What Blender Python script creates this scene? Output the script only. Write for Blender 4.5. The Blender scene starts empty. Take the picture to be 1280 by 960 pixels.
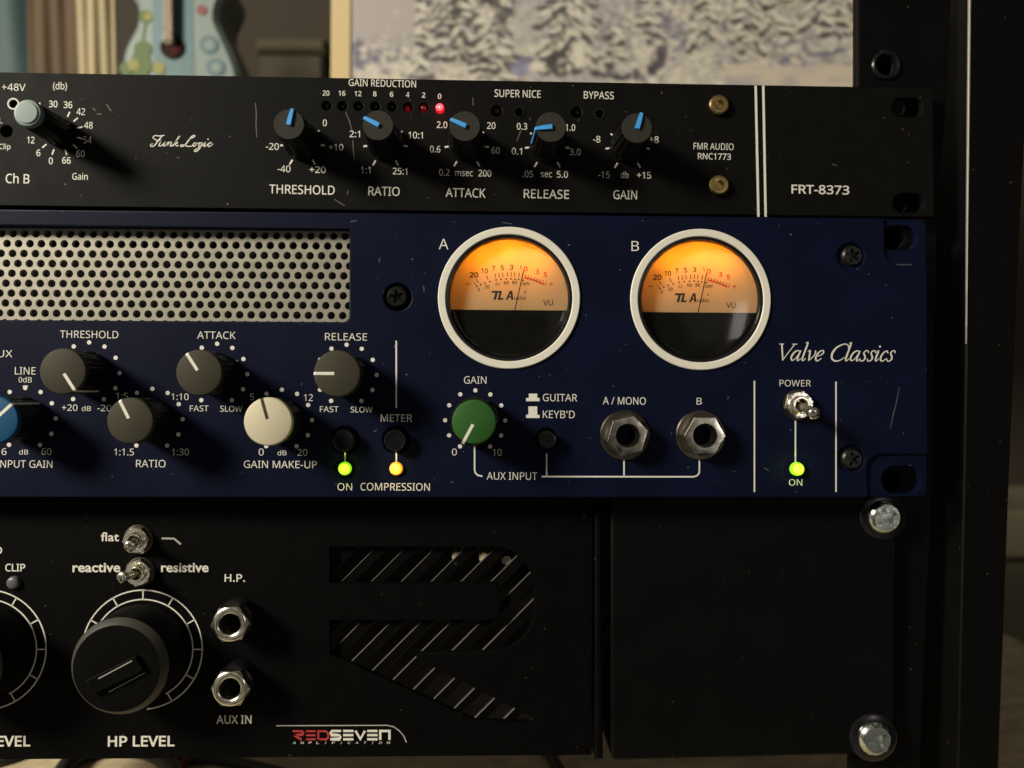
import bpy, math, random, os
from math import pi, sin, cos, radians, hypot, atan2
from mathutils import Matrix, Vector

# ------------------------------------------------------------------ camera, world, lamps, exposure
SC = bpy.context.scene
COL = SC.collection
F = 1000.0                 # focal length in photo pixels (1280 wide)
D = 247.5                  # mm from lens to the front face of the blue unit
YAW, PITCH, ROLL = radians(1.50), radians(0.806), radians(-0.232)

def cam_matrix():
    cy, sy, cp, sp, cr, sr = cos(YAW), sin(YAW), cos(PITCH), sin(PITCH), cos(ROLL), sin(ROLL)
    Ry = Matrix(((cy, 0, sy), (0, 1, 0), (-sy, 0, cy)))
    Rx = Matrix(((1, 0, 0), (0, cp, -sp), (0, sp, cp)))
    Rz = Matrix(((cr, -sr, 0), (sr, cr, 0), (0, 0, 1)))
    return Ry @ Rx @ Rz
RM = cam_matrix()
def b3(c): return Vector((c[0], c[2], -c[1]))      # (right, down, in) -> blender x, y, z
cx_, cy_, cz_ = b3(RM.col[0]), b3(-RM.col[1]), b3(-RM.col[2])
cam = bpy.data.cameras.new('camera'); camo = bpy.data.objects.new('camera', cam); COL.objects.link(camo)
camo.matrix_world = Matrix(((cx_.x, cy_.x, cz_.x, 0), (cx_.y, cy_.y, cz_.y, -D * .001), (cx_.z, cy_.z, cz_.z, 0), (0, 0, 0, 1)))
cam.sensor_width = 36; cam.lens = 36 * F / 1280; cam.clip_start = .01; cam.clip_end = 50
cam.dof.use_dof = True; cam.dof.focus_distance = D * .001 - .002; cam.dof.aperture_fstop = 8.0
SC.camera = camo

W = bpy.data.worlds.new('World'); SC.world = W; W.use_nodes = True
nt = W.node_tree; bg = nt.nodes['Background']
tc = nt.nodes.new('ShaderNodeTexCoord'); nz = nt.nodes.new('ShaderNodeTexNoise'); rp = nt.nodes.new('ShaderNodeValToRGB')
nz.inputs['Scale'].default_value = 2.6; nz.inputs['Detail'].default_value = 3.0
rp.color_ramp.elements[0].position = .47; rp.color_ramp.elements[0].color = (.010, .009, .008, 1)
rp.color_ramp.elements[1].position = .57; rp.color_ramp.elements[1].color = (.60, .55, .46, 1)
nt.links.new(tc.outputs['Generated'], nz.inputs['Vector']); nt.links.new(nz.outputs['Fac'], rp.inputs['Fac'])
nt.links.new(rp.outputs['Color'], bg.inputs['Color']); sx = nt.nodes.new('ShaderNodeSeparateXYZ'); mrg = nt.nodes.new('ShaderNodeMapRange'); nt.links.new(tc.outputs['Generated'], sx.inputs[0]); nt.links.new(sx.outputs['X'], mrg.inputs['Value'])
mrg.inputs['From Min'].default_value = -1; mrg.inputs['From Max'].default_value = 1; mrg.inputs['To Min'].default_value = .85; mrg.inputs['To Max'].default_value = .05   # the lamp side of the room is the brighter one
nt.links.new(mrg.outputs[0], bg.inputs['Strength'])

def area(name, loc, target, size, power, color):
    l = bpy.data.lights.new(name, 'AREA'); l.energy = power; l.color = color; l.shape = 'DISK'; l.size = size
    o = bpy.data.objects.new(name, l); COL.objects.link(o); o.location = loc
    o.rotation_euler = (Vector(target) - Vector(loc)).to_track_quat('-Z', 'Y').to_euler()
    return o
# the room lamp, high to the left and a little in front of the panels
area('room_lamp', (-1.02, -.67, .58), (0, 0, 0), .34, 30, (1, .915, .75))
# small unseen light, added for the patch in the meter glass and metal sheen
fl = area('reflection_light', (.56, -1.0, .035), (.07, 0, .02), .12, .40, (1, .93, .90)); fl.data.shape = 'RECTANGLE'; fl.data.size = .11; fl.data.size_y = .22

SC.view_settings.view_transform = 'Standard'; SC.view_settings.look = 'None'
SC.view_settings.exposure = 0; SC.view_settings.gamma = 1
SC.cycles.max_bounces = 8; SC.cycles.transparent_max_bounces = 12
SC.cycles.caustics_reflective = False; SC.cycles.caustics_refractive = False
SC.cycles.use_denoising = True

# ------------------------------------------------------------------ coordinates: u right, v up, w out of the panel, in mm
def U(px, py, w=0.0):
    d = RM @ Vector(((px - 640) / F, (py - 480) / F, 1.0))
    return (d.x / d.z * (D - w), -d.y / d.z * (D - w))
def L(n, w=0.0): return n * (D - w) / F            # a length in photo pixels at depth w
def WV(u, v, w): return Vector((u * .001, -w * .001, v * .001))

# ------------------------------------------------------------------ materials
MATS = {}
def mat(name, col, rough=.5, metal=0., spec=.5, noise=0., nscale=400., bump=0., bscale=1500., dust=0., dscale=260., emit=None, es=0., dustcol=(.30, .28, .25), coat=0.):
    m = bpy.data.materials.new(name); m.use_nodes = True; t = m.node_tree; p = t.nodes['Principled BSDF']
    p.inputs['Base Color'].default_value = (*col, 1); p.inputs['Roughness'].default_value = rough
    p.inputs['Metallic'].default_value = metal; p.inputs['Specular IOR Level'].default_value = spec
    if coat: p.inputs['Coat Weight'].default_value = coat; p.inputs['Coat Roughness'].default_value = .25
    tcn = t.nodes.new('ShaderNodeTexCoord'); src = None
    if noise or dust:
        n = t.nodes.new('ShaderNodeTexNoise'); n.inputs['Scale'].default_value = nscale; n.inputs['Detail'].default_value = 4
        t.links.new(tcn.outputs['Object'], n.inputs['Vector'])
        mx = t.nodes.new('ShaderNodeMix'); mx.data_type = 'RGBA'
        mx.inputs[6].default_value = (*[c * (1 - noise) for c in col], 1); mx.inputs[7].default_value = (*[min(1, c * (1 + noise)) for c in col], 1)
        t.links.new(n.outputs['Fac'], mx.inputs[0]); src = mx.outputs[2]
        mr = t.nodes.new('ShaderNodeMapRange'); mr.inputs['To Min'].default_value = max(.03, rough - .12); mr.inputs['To Max'].default_value = min(1, rough + .12)
        t.links.new(n.outputs['Fac'], mr.inputs['Value']); t.links.new(mr.outputs[0], p.inputs['Roughness'])
    if dust:
        v = t.nodes.new('ShaderNodeTexVoronoi'); v.inputs['Scale'].default_value = dscale; v.inputs['Randomness'].default_value = 1
        wn = t.nodes.new('ShaderNodeTexNoise'); wn.inputs['Scale'].default_value = dscale * 2.2
        add = t.nodes.new('ShaderNodeVectorMath'); add.operation = 'MULTIPLY_ADD'; add.inputs[1].default_value = (.0022,) * 3
        t.links.new(tcn.outputs['Object'], wn.inputs['Vector']); t.links.new(wn.outputs['Color'], add.inputs[0]); t.links.new(tcn.outputs['Object'], add.inputs[2])
        t.links.new(add.outputs[0], v.inputs['Vector'])
        sep = t.nodes.new('ShaderNodeSeparateColor'); t.links.new(v.outputs['Color'], sep.inputs[0])
        pw = t.nodes.new('ShaderNodeMath'); pw.operation = 'POWER'; pw.inputs[1].default_value = 9; t.links.new(sep.outputs[0], pw.inputs[0])
        th = t.nodes.new('ShaderNodeMath'); th.operation = 'MULTIPLY'; th.inputs[1].default_value = .15; t.links.new(pw.outputs[0], th.inputs[0])
        lt = t.nodes.new('ShaderNodeMath'); lt.operation = 'LESS_THAN'; t.links.new(v.outputs['Distance'], lt.inputs[0]); t.links.new(th.outputs[0], lt.inputs[1])
        ml = t.nodes.new('ShaderNodeMath'); ml.operation = 'MULTIPLY'; t.links.new(lt.outputs[0], ml.inputs[0])
        mm = t.nodes.new('ShaderNodeMath'); mm.operation = 'MULTIPLY'; mm.inputs[1].default_value = dust; t.links.new(sep.outputs[1], mm.inputs[0]); t.links.new(mm.outputs[0], ml.inputs[1])
        m2 = t.nodes.new('ShaderNodeMix'); m2.data_type = 'RGBA'; m2.inputs[7].default_value = (*dustcol, 1)
        t.links.new(ml.outputs[0], m2.inputs[0]); t.links.new(src, m2.inputs[6]); src = m2.outputs[2]
    if src: t.links.new(src, p.inputs['Base Color'])
    if bump:
        n2 = t.nodes.new('ShaderNodeTexNoise'); n2.inputs['Scale'].default_value = bscale; n2.inputs['Detail'].default_value = 3
        bp = t.nodes.new('ShaderNodeBump'); bp.inputs['Strength'].default_value = bump; bp.inputs['Distance'].default_value = .0003
        t.links.new(tcn.outputs['Object'], n2.inputs['Vector']); t.links.new(n2.outputs['Fac'], bp.inputs['Height']); t.links.new(bp.outputs[0], p.inputs['Normal'])
    if emit: p.inputs['Emission Color'].default_value = (*emit, 1); p.inputs['Emission Strength'].default_value = es
    MATS[name] = m; return m

M_black = mat('black_powder_coat', (.0040, .0039, .0037), .55, spec=.075, noise=.35, nscale=160, bump=.25, bscale=2600, dust=.6, dscale=520)
M_blackb = mat('matt_black_coat', (.0012, .0012, .0012), .6, spec=.06, noise=.3, nscale=120, bump=.3, bscale=3000, dust=.4, dscale=480)
M_ear = mat('satin_black_coat', (.0021, .0020, .0020), .5, spec=.09, noise=.3, nscale=90, bump=.35, bscale=2600, dust=.4, dscale=480)
M_navy = mat('navy_paint', (.0024, .0042, .0170), .52, spec=.08, noise=.38, nscale=55, bump=.12, bscale=2200, dust=.7, dscale=560, dustcol=(.28, .30, .38))
M_scrblue = mat('scratched_navy', (.045, .047, .058), .6, noise=.6, nscale=900)
M_inside = mat('dark_interior', (.002, .002, .002), .8)
M_ink = mat('cream_ink', (.66, .64, .575), .6, noise=.12, nscale=1800)
M_inkdim = mat('grey_ink', (.36, .35, .32), .6, noise=.2, nscale=1800)
M_red_ink = mat('red_ink', (.36, .028, .026), .6)
M_grille = mat('champagne_metal', (.31, .295, .245), .45, .5, noise=.12, nscale=260)
M_ring = mat('ivory_plastic', (.66, .64, .56), .5, noise=.05)
M_bezel = mat('black_gloss_plastic', (.006, .006, .007), .22)
M_dial = mat('dial_card', (.37, .335, .205), .75)
t = M_dial.node_tree; p_ = t.nodes['Principled BSDF']; tl_ = t.nodes.new('ShaderNodeBsdfTranslucent'); ms_ = t.nodes.new('ShaderNodeMixShader'); tl_.inputs['Color'].default_value = (.85, .78, .6, 1); ms_.inputs[0].default_value = .35
t.links.new(p_.outputs[0], ms_.inputs[1]); t.links.new(tl_.outputs[0], ms_.inputs[2]); t.links.new(ms_.outputs[0], t.nodes['Material Output'].inputs['Surface'])
M_dialink = mat('dial_black_ink', (.02, .012, .01), .7)
M_dialred = mat('dial_red_ink', (.55, .04, .015), .7)
M_cover = mat('meter_cover', (.004, .0037, .003), .5, spec=.1, noise=.4, nscale=200, dust=.5, dscale=500)
M_nickel = mat('nickel', (.78, .74, .63), .22, 1, noise=.25, nscale=500, bump=.12, bscale=330)
M_dull = mat('dull_nickel', (.11, .10, .085), .30, 1, noise=.3, nscale=400)
M_brass = mat('brass', (.52, .38, .16), .3, 1, noise=.2, nscale=600)
M_zinc = mat('zinc', (.62, .66, .62), .2, 1, noise=.35, nscale=700, bump=.28, bscale=420)
M_blackscrew = mat('black_oxide', (.020, .019, .016), .36, .7, noise=.3, nscale=700)
M_knobside = mat('knob_black_plastic', (.004, .004, .004), .42, spec=.22, bump=.1)
M_knobface = mat('olive_grey_plastic', (.040, .037, .025), .6, spec=.15, noise=.12, nscale=350, dust=.3, dscale=500)
M_knobwhite = mat('ivory_knob_plastic', (.50, .46, .33), .55, noise=.06, nscale=300)
M_knobgreen = mat('green_knob_plastic', (.022, .088, .016), .55, spec=.2, noise=.12, nscale=300)
M_knobblue = mat('blue_knob_plastic', (.007, .070, .165), .55, spec=.2, noise=.12, nscale=300)
M_fmrface = mat('dark_grey_plastic', (.026, .025, .021), .65, spec=.15, noise=.2, nscale=500)
M_point = mat('sky_blue_plastic', (.045, .30, .72), .5)
M_greyknob = mat('blue_grey_plastic', (.16, .22, .215), .5, noise=.15, nscale=400)
M_hpknob = mat('satin_black_knob', (.0026, .0026, .0025), .5, spec=.06, noise=.3, nscale=250)
M_slatedge = mat('lit_slat_edge', (.045, .043, .040), .5, noise=.4, nscale=500)  # lighter than the slat faces, so their edges look lit
M_edgeshine = mat('post_edge_highlight', (.24, .22, .20), .4, noise=.5, nscale=120)  # pale colour standing in for the highlight on the post's edge
M_hpbevel = mat('turned_black_metal', (.034, .032, .026), .5, 0., noise=.15, nscale=400)
M_ledg = mat('led_green', (.3, .6, .05), .3, emit=(.60, 1.0, .03), es=1.35)
M_leda = mat('led_amber', (.6, .4, .05), .3, emit=(1.0, .55, .05), es=1.6)
M_ledr = mat('led_red', (.6, .02, .02), .3, emit=(1.0, .13, .17), es=1.4)
M_ledgrim = mat('led_green_rim', (.2, .5, .02), .3, emit=(.30, .85, .008), es=.9)
M_ledarim = mat('led_amber_rim', (.5, .3, .03), .3, emit=(1.0, .36, .012), es=1.0)
M_ledrrim = mat('led_red_rim', (.5, .02, .02), .3, emit=(1.0, .015, .03), es=.75)
M_ledr2 = mat('led_red_faint', (.06, .003, .006), .3, emit=(1.0, .01, .03), es=.09)
M_ledoff = mat('led_dark_red', (.10, .006, .010), .3)
M_ledblk = mat('led_unlit', (.012, .010, .010), .25)
M_ledgrey = mat('led_milky', (.09, .09, .10), .35)
M_cable = mat('black_rubber', (.012, .011, .010), .5)
M_cablered = mat('red_rubber', (.12, .012, .012), .45)
M_shelf = mat('pale_wood', (.55, .455, .29), .6, noise=.6, nscale=110, bump=.3, bscale=200)

glass = bpy.data.materials.new('meter_glass'); glass.use_nodes = True; t = glass.node_tree; t.nodes.clear()
o_ = t.nodes.new('ShaderNodeOutputMaterial'); mx = t.nodes.new('ShaderNodeMixShader'); tr = t.nodes.new('ShaderNodeBsdfTransparent'); gl = t.nodes.new('ShaderNodeBsdfGlossy'); fr = t.nodes.new('ShaderNodeLayerWeight'); fp_ = t.nodes.new('ShaderNodeMath'); fp_.operation = 'POWER'; fp_.inputs[1].default_value = 4.0; fm_ = t.nodes.new('ShaderNodeMath'); fm_.operation = 'MULTIPLY_ADD'; fm_.inputs[1].default_value = .65; fm_.inputs[2].default_value = .032
gl.inputs['Roughness'].default_value = .09; tr.inputs['Color'].default_value = (.97, .97, .95, 1)
t.links.new(fr.outputs['Facing'], fp_.inputs[0]); t.links.new(fp_.outputs[0], fm_.inputs[0]); t.links.new(fm_.outputs[0], mx.inputs[0]); t.links.new(tr.outputs[0], mx.inputs[1]); t.links.new(gl.outputs[0], mx.inputs[2]); t.links.new(mx.outputs[0], o_.inputs['Surface'])

# ------------------------------------------------------------------ mesh collecting
BASE = {}
def thing(name, label, cat, base, group=None):
    o = bpy.data.objects.new(name, None); COL.objects.link(o); o.empty_display_size = .02
    o.location = WV(*base); BASE[o] = Vector(base)
    o['label'] = label; o['category'] = cat
    if group: o['group'] = group
    return o

class MB:
    def __init__(s): s.v = []; s.f = []; s.mi = []; s.mats = []; s.cuts = []
    def m(s, material):
        if material not in s.mats: s.mats.append(material)
        return s.mats.index(material)
    def add(s, verts, faces, material, X=None):
        k = len(s.v); i = s.m(material)
        s.v += [tuple(X @ Vector(p)) if X else tuple(p) for p in verts]
        s.f += [tuple(k + j for j in f) for f in faces]; s.mi += [i] * len(faces)
    # turned shape round the w axis; profile entries (radius, w[, flute amplitude or 'hex'])
    def lathe(s, c, prof, material, seg=48, rot=0., flutes=0, X=None, cap0=False, cap1=True, closed=False):
        vs, fs = [], []; n = len(prof)
        for pr in prof:
            r, w = pr[0], pr[1]; md = pr[2] if len(pr) > 2 else 0
            for k in range(seg):
                a = 2 * pi * k / seg; rr = r
                if md == 'hex':
                    q = (a % (pi / 3)); rr = r * cos(pi / 6) / cos(q - pi / 6)
                elif md: rr = r * (1 - md * (1 if cos(flutes * a) > .25 else 0))
                vs.append((c[0] + rr * cos(a + rot), c[1] + rr * sin(a + rot), w))
        for j in range(n - 1):
            for k in range(seg):
                k2 = (k + 1) % seg
                fs.append((j * seg + k, j * seg + k2, (j + 1) * seg + k2, (j + 1) * seg + k))
        if cap1: fs.append(tuple((n - 1) * seg + k for k in range(seg)))
        if cap0: fs.append(tuple(reversed(range(seg))))
        s.add(vs, fs, material, X)
    def prism(s, poly, w0, w1, material, ch=0., X=None, chb=0., side=None):
        n = len(poly); a = sum(poly[i][0] * poly[(i + 1) % n][1] - poly[(i + 1) % n][0] * poly[i][1] for i in range(n))
        if a < 0: poly = poly[::-1]
        def inset(d):
            out = []
            for i in range(n):
                p0, p1, p2 = Vector(poly[i - 1]), Vector(poly[i]), Vector(poly[(i + 1) % n])
                e1 = (p1 - p0).normalized(); e2 = (p2 - p1).normalized()
                n1 = Vector((-e1.y, e1.x)); n2 = Vector((-e2.y, e2.x)); b = n1 + n2
                b = b / max(.2, b.dot(n1)) if b.length > 1e-6 else n1
                out.append((p1.x + b.x * d, p1.y + b.y * d))
            return out
        levels = [(poly, w0)] if not chb else [(inset(chb), w0), (poly, w0 + chb)]
        levels += [(poly, w1 - ch), (inset(ch), w1)] if ch else [(poly, w1)]
        vs, fs = [], []
        for pl, w in levels: vs += [(p[0], p[1], w) for p in pl]
        for j in range(len(levels) - 1):
            for k in range(n):
                k2 = (k + 1) % n; fs.append((j * n + k, j * n + k2, (j + 1) * n + k2, (j + 1) * n + k))
        fs.append(tuple((len(levels) - 1) * n + k for k in range(n))); fs.append(tuple(reversed(range(n))))
        s.add(vs, fs, material, X)
        if side:
            i = s.m(side)
            for q in range(n * (len(levels) - 1)): s.mi[len(s.mi) - len(fs) + q] = i
    def box(s, u0, u1, v0, v1, w0, w1, material, ch=0.):
        s.prism([(u0, v0), (u1, v0), (u1, v1), (u0, v1)], w0, w1, material, ch)
    def ribbon(s, pts, w, material, width=None, cap=True):
        """flat stroke; pts (u, v[, width])"""
        P = [Vector((p[0], p[1])) for p in pts]; wd = [(p[2] if len(p) > 2 else width) for p in pts]; vs, fs = [], []; n = len(P)
        for i in range(n):
            a = P[max(0, i - 1)]; b = P[min(n - 1, i + 1)]; t = (b - a)
            t = t.normalized() if t.length > 1e-9 else Vector((1, 0))
            nn = Vector((-t.y, t.x)); k = 1.
            if 0 < i < n - 1:
                e = (P[i] - P[i - 1])
                if e.length > 1e-9: k = 1 / max(.6, abs(nn.dot(Vector((-e.y, e.x)).normalized())))
            h = wd[i] / 2 * k
            vs += [(*(P[i] + nn * h), w), (*(P[i] - nn * h), w)]
        for i in range(n - 1): fs.append((2 * i, 2 * i + 1, 2 * i + 3, 2 * i + 2))
        s.add(vs, fs, material)
    def disc(s, c, r, w, material, seg=16):
        s.add([(c[0] + r * cos(2 * pi * k / seg), c[1] + r * sin(2 * pi * k / seg), w) for k in range(seg)], [tuple(range(seg))], material)
    def tube(s, pts, r, material, seg=12):
        P = [Vector(p) for p in pts]; n = len(P); vs, fs = [], []; ref = Vector((.13, .31, .94))
        for i in range(n):
            t = (P[min(n - 1, i + 1)] - P[max(0, i - 1)]).normalized(); a = t.cross(ref).normalized(); b = t.cross(a)
            for k in range(seg):
                q = 2 * pi * k / seg; vs.append(tuple(P[i] + a * r * cos(q) + b * r * sin(q)))
        for i in range(n - 1):
            for k in range(seg):
                k2 = (k + 1) % seg; fs.append((i * seg + k, i * seg + k2, (i + 1) * seg + k2, (i + 1) * seg + k))
        fs += [tuple(range(seg)), tuple((n - 1) * seg + k for k in range(seg))]
        s.add(vs, fs, material)
    def cut(s): s.cuts.append((len(s.v), len(s.f)))
    def build_each(s, name, parent):
        """every word or mark of a panel as a small printed mesh of its own"""
        a = (0, 0)
        for b in s.cuts:
            k = MB(); k.v = s.v[a[0]:b[0]]; k.f = [tuple(i - a[0] for i in f) for f in s.f[a[1]:b[1]]]; k.mi = s.mi[a[1]:b[1]]; k.mats = s.mats
            if k.v: k.build(name, parent, 0)
            a = b
    def build(s, name, parent=None, smooth=35, org=None, label=None):
        if org is None:
            n = len(s.v); org = [sum(p[i] for p in s.v) / n for i in range(3)]
        me = bpy.data.meshes.new(name)
        me.from_pydata([tuple(WV(p[0] - org[0], p[1] - org[1], p[2] - org[2])) for p in s.v], [], s.f)
        for m in s.mats: me.materials.append(m)
        me.polygons.foreach_set('material_index', s.mi); me.update()
        if smooth:
            me.polygons.foreach_set('use_smooth', [True] * len(me.polygons)); me.set_sharp_from_angle(angle=radians(smooth))
        o = bpy.data.objects.new(name, me); COL.objects.link(o); BASE[o] = Vector(org)
        if parent: o.parent = parent; o.location = WV(*(Vector(org) - BASE[parent]))
        else: o.location = WV(*org)
        if label: o['label'] = label
        return o

def from_curve(cu):
    o = bpy.data.objects.new('shape', cu); COL.objects.link(o); dg = bpy.context.evaluated_depsgraph_get(); dg.update()
    me = bpy.data.meshes.new_from_object(o.evaluated_get(dg))
    vs = [tuple(v.co) for v in me.vertices]; fs = [tuple(p.vertices) for p in me.polygons]
    bpy.data.objects.remove(o); bpy.data.meshes.remove(me); bpy.data.curves.remove(cu)
    return vs, fs

def plate(mb, outer, holes, w_top, thick, material, bev=.25):
    cu = bpy.data.curves.new('shape', 'CURVE'); cu.dimensions = '2D'; cu.fill_mode = 'BOTH'
    cu.extrude = thick / 2 - bev; cu.bevel_depth = bev; cu.bevel_resolution = 1; cu.offset = -bev
    for pl in [outer] + holes:
        sp = cu.splines.new('POLY'); sp.points.add(len(pl) - 1); sp.use_cyclic_u = True
        for q, p in zip(sp.points, pl): q.co = (p[0], p[1], 0, 1)
    vs, fs = from_curve(cu)
    mb.add([(a, b, c + w_top - thick / 2) for a, b, c in vs], fs, material)

FONT = None
try:
    fp = os.path.join(bpy.utils.system_resource('DATAFILES', path='fonts'), 'NotoSansHebrew-Regular.woff2')
    if os.path.exists(fp): FONT = bpy.data.fonts.load(fp)
except Exception: FONT = None
TC = {}
def glyphs(s, bold=0., builtin=False):
    key = (s, bold, builtin)
    if key not in TC:
        cu = bpy.data.curves.new('text', 'FONT'); cu.body = s; cu.size = 1; cu.offset = bold; cu.resolution_u = 3
        if FONT and not builtin: cu.font = FONT
        TC[key] = from_curve(cu)
    return TC[key]
def txt(mb, s, px, py, wpx, hpx, w, material, bold=0., rot=0., shear=0., builtin=False):
    """text whose bounding box is wpx x hpx photo pixels, centred on (px, py), lying on the plane at depth w"""
    vs, fs = glyphs(s, 0. if any(q in s for q in '4M') else bold, builtin)
    x0, x1 = min(p[0] for p in vs), max(p[0] for p in vs); y0, y1 = min(p[1] for p in vs), max(p[1] for p in vs)
    sy = L(hpx, w) / (y1 - y0); sx = L(wpx, w) / (x1 - x0) if wpx else sy * .82
    c = U(px, py, w); xm, ym = (x0 + x1) / 2, (y0 + y1) / 2; out = []
    for p in vs:
        b = (p[1] - ym) * sy; a = (p[0] - xm) * sx + shear * b
        out.append((c[0] + a * cos(rot) - b * sin(rot), c[1] + a * sin(rot) + b * cos(rot), w))
    mb.add(out, fs, material); mb.cut()
def line(mb, pts, wpx, w, material):
    mb.ribbon([U(x, y, w) for x, y in pts], w, material, L(wpx, w)); mb.cut()
def dot(mb, px, py, rpx, w, material): mb.disc(U(px, py, w), L(rpx, w), w, material, 12)
def circ(c, r, n=28, a0=0., a1=2 * pi):
    full = abs(a1 - a0 - 2 * pi) < 1e-6
    return [(c[0] + r * cos(a0 + (a1 - a0) * k / (n if full else n - 1)), c[1] + r * sin(a0 + (a1 - a0) * k / (n if full else n - 1))) for k in range(n)]
def slot(c, wd, ht, n=10):
    r = ht / 2; d = wd / 2 - r
    return circ((c[0] + d, c[1]), r, n, -pi / 2, pi / 2) + circ((c[0] - d, c[1]), r, n, pi / 2, 3 * pi / 2)
def smooth_pts(P, k=6):
    out = []; n = len(P)
    for i in range(n - 1):
        p0, p1, p2, p3 = P[max(0, i - 1)], P[i], P[i + 1], P[min(n - 1, i + 2)]
        for j in range(k):
            t = j / k
            out.append(tuple(.5 * ((2 * b) + (c - a) * t + (2 * a - 5 * b + 4 * c - d) * t * t + (-a + 3 * b - 3 * c + d) * t ** 3) for a, b, c, d in zip(p0, p1, p2, p3)))
    out.append(tuple(P[-1])); return out
def script(mb, strokes, px, py, wpx, hpx, w, material, shear=0.):
    """hand-drawn lettering: strokes of (x, y, width); dots are single points (x, y, diameter)"""
    al = [(p[0] + shear * p[1], p[1]) for s in strokes for p in s]
    x0, x1 = min(p[0] for p in al), max(p[0] for p in al); y0, y1 = min(p[1] for p in al), max(p[1] for p in al)
    sx, sy = L(wpx, w) / (x1 - x0), L(hpx, w) / (y1 - y0); c = U(px, py, w)
    for i, s in enumerate(strokes):
        q = [(c[0] + (p[0] + shear * p[1] - (x0 + x1) / 2) * sx, c[1] + (p[1] - (y0 + y1) / 2) * sy, p[2] * sy) for p in s]
        if len(q) == 1: mb.disc(q[0][:2], q[0][2] / 2, w, material); continue
        mb.ribbon(smooth_pts(q) if len(q) > 2 else q, w + .001 * (i % 7), material)

GROUP = 'audio units bolted one above another'

# small builders shared by the units ---------------------------------------------------------
def screw_head(parent, px, py, r_px, w, material, name='screw', torx=6, dome=.9, label=None):
    c = U(px, py, w); r = L(r_px, w); mb = MB()
    pts = []
    for k in range(torx * 4):
        a = 2 * pi * k / (torx * 4) + .35; pts.append((c[0] + r * (.60 if k % 4 < 2 else .30) * cos(a), c[1] + r * (.60 if k % 4 < 2 else .30) * sin(a)))
    n = len(pts); lv = []
    rim = circ(c, r, n, .35, .35 + 2 * pi); rim1 = circ(c, r * .96, n, .35, .35 + 2 * pi); rim2 = circ(c, r * .75, n, .35, .35 + 2 * pi)
    vs = [(a, b, w) for a, b in rim] + [(a, b, w + dome * .35) for a, b in rim] + [(a, b, w + dome * .62) for a, b in rim1] + [(a, b, w + dome) for a, b in rim2] + [(a, b, w + dome) for a, b in pts] + [(a, b, w + dome - 1.5) for a, b in pts]
    fs = [(j * n + k, j * n + (k + 1) % n, (j + 1) * n + (k + 1) % n, (j + 1) * n + k) for j in range(5) for k in range(n)] + [tuple(5 * n + k for k in range(n))]
    mb.add(vs, fs, material)
    return mb.build(name, parent, org=(c[0], c[1], w), label=label)

def led(parent, px, py, r_px, w, material, label=None, h=1.6):
    c = U(px, py, w); r = L(r_px, w); mb = MB()
    rim = {'led_green': M_ledgrim, 'led_amber': M_ledarim, 'led_red': M_ledrrim}.get(material.name, material)
    mb.lathe(c, [(r, w - .5), (r, w + h * .3), (r * .93, w + h * .62), (r * .80, w + h * .80)], rim, 24, cap1=False)
    mb.lathe(c, [(r * .80, w + h * .80), (r * .6, w + h * .92), (r * .38, w + h * .98), (r * .1, w + h)], material, 24)
    if rim is not material:      # the glow a lit LED throws on the panel round it
        l = bpy.data.lights.new('led_glow', 'POINT'); l.energy = .0010; l.color = material.node_tree.nodes['Principled BSDF'].inputs['Emission Color'].default_value[:3]; l.shadow_soft_size = .0002
        lo = bpy.data.objects.new('led_glow', l); COL.objects.link(lo); lo.parent = parent; lo.location = WV(*(Vector((c[0], c[1], w + h + .9)) - BASE[parent]))
    return mb.build('led', parent, 80, org=(c[0], c[1], w), label=label)

def hexring(mb, c, R, r, w0, w1, material, rot, ch=.35):
    mb.lathe(c, [(R, w0, 'hex'), (R, w1 - .22, 'hex'), (R * .97, w1, 'hex'), (R * .86, w1 + .05), (r + .12, w1), (r, w1 - .15), (r, w0)], material, 48, rot, cap1=False)

def dirmat(p, d):
    z = Vector(d).normalized(); x = z.orthogonal().normalized(); y = z.cross(x)
    return Matrix(((x.x, y.x, z.x, p[0]), (x.y, y.y, z.y, p[1]), (x.z, y.z, z.z, p[2]), (0, 0, 0, 1)))

def toggle(parent, px, py, w, R_px, tip_px, tip_w, rot, label=None):
    """bat switch: washer, hex nut, bushing and a lever whose ball end is seen at tip_px"""
    c = U(px, py, w); R = L(R_px, w); mb = MB()
    mb.lathe(c, [(R * 1.06, w), (R * 1.06, w + .5), (R * .98, w + .6), (R * .5, w + .6)], M_dull, 32, cap1=False)
    o = mb.build('toggle_switch', parent, org=(c[0], c[1], w), label=label)
    nb = MB(); hexring(nb, c, R, R * .58, w + .6, w + 2.4, M_nickel, rot); nb.build('hex_nut', o)
    bb = MB(); bb.lathe(c, [(R * .60, w + .6), (R * .60, w + 3.6), (R * .55, w + 3.9), (R * .44, w + 3.9), (R * .36, w + 3.0), (R * .3, w + 1.2)], M_nickel, 32, cap1=True)
    bb.build('bushing', o)
    t = (*U(tip_px[0], tip_px[1], tip_w), tip_w); p = (c[0], c[1], w + 2.0); d = Vector(t) - Vector(p); ln = d.length
    lb = MB(); r = R * .29
    lb.lathe((0, 0), [(r * .9, 0), (r, ln * .35), (r * 1.12, ln * .75), (r * 1.35, ln * .86), (r * 1.5, ln * .93), (r * 1.35, ln * .98), (r * .8, ln * 1.02)], M_nickel, 20, X=dirmat(p, d))
    lb.build('lever', o, 60)
    return o

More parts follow.
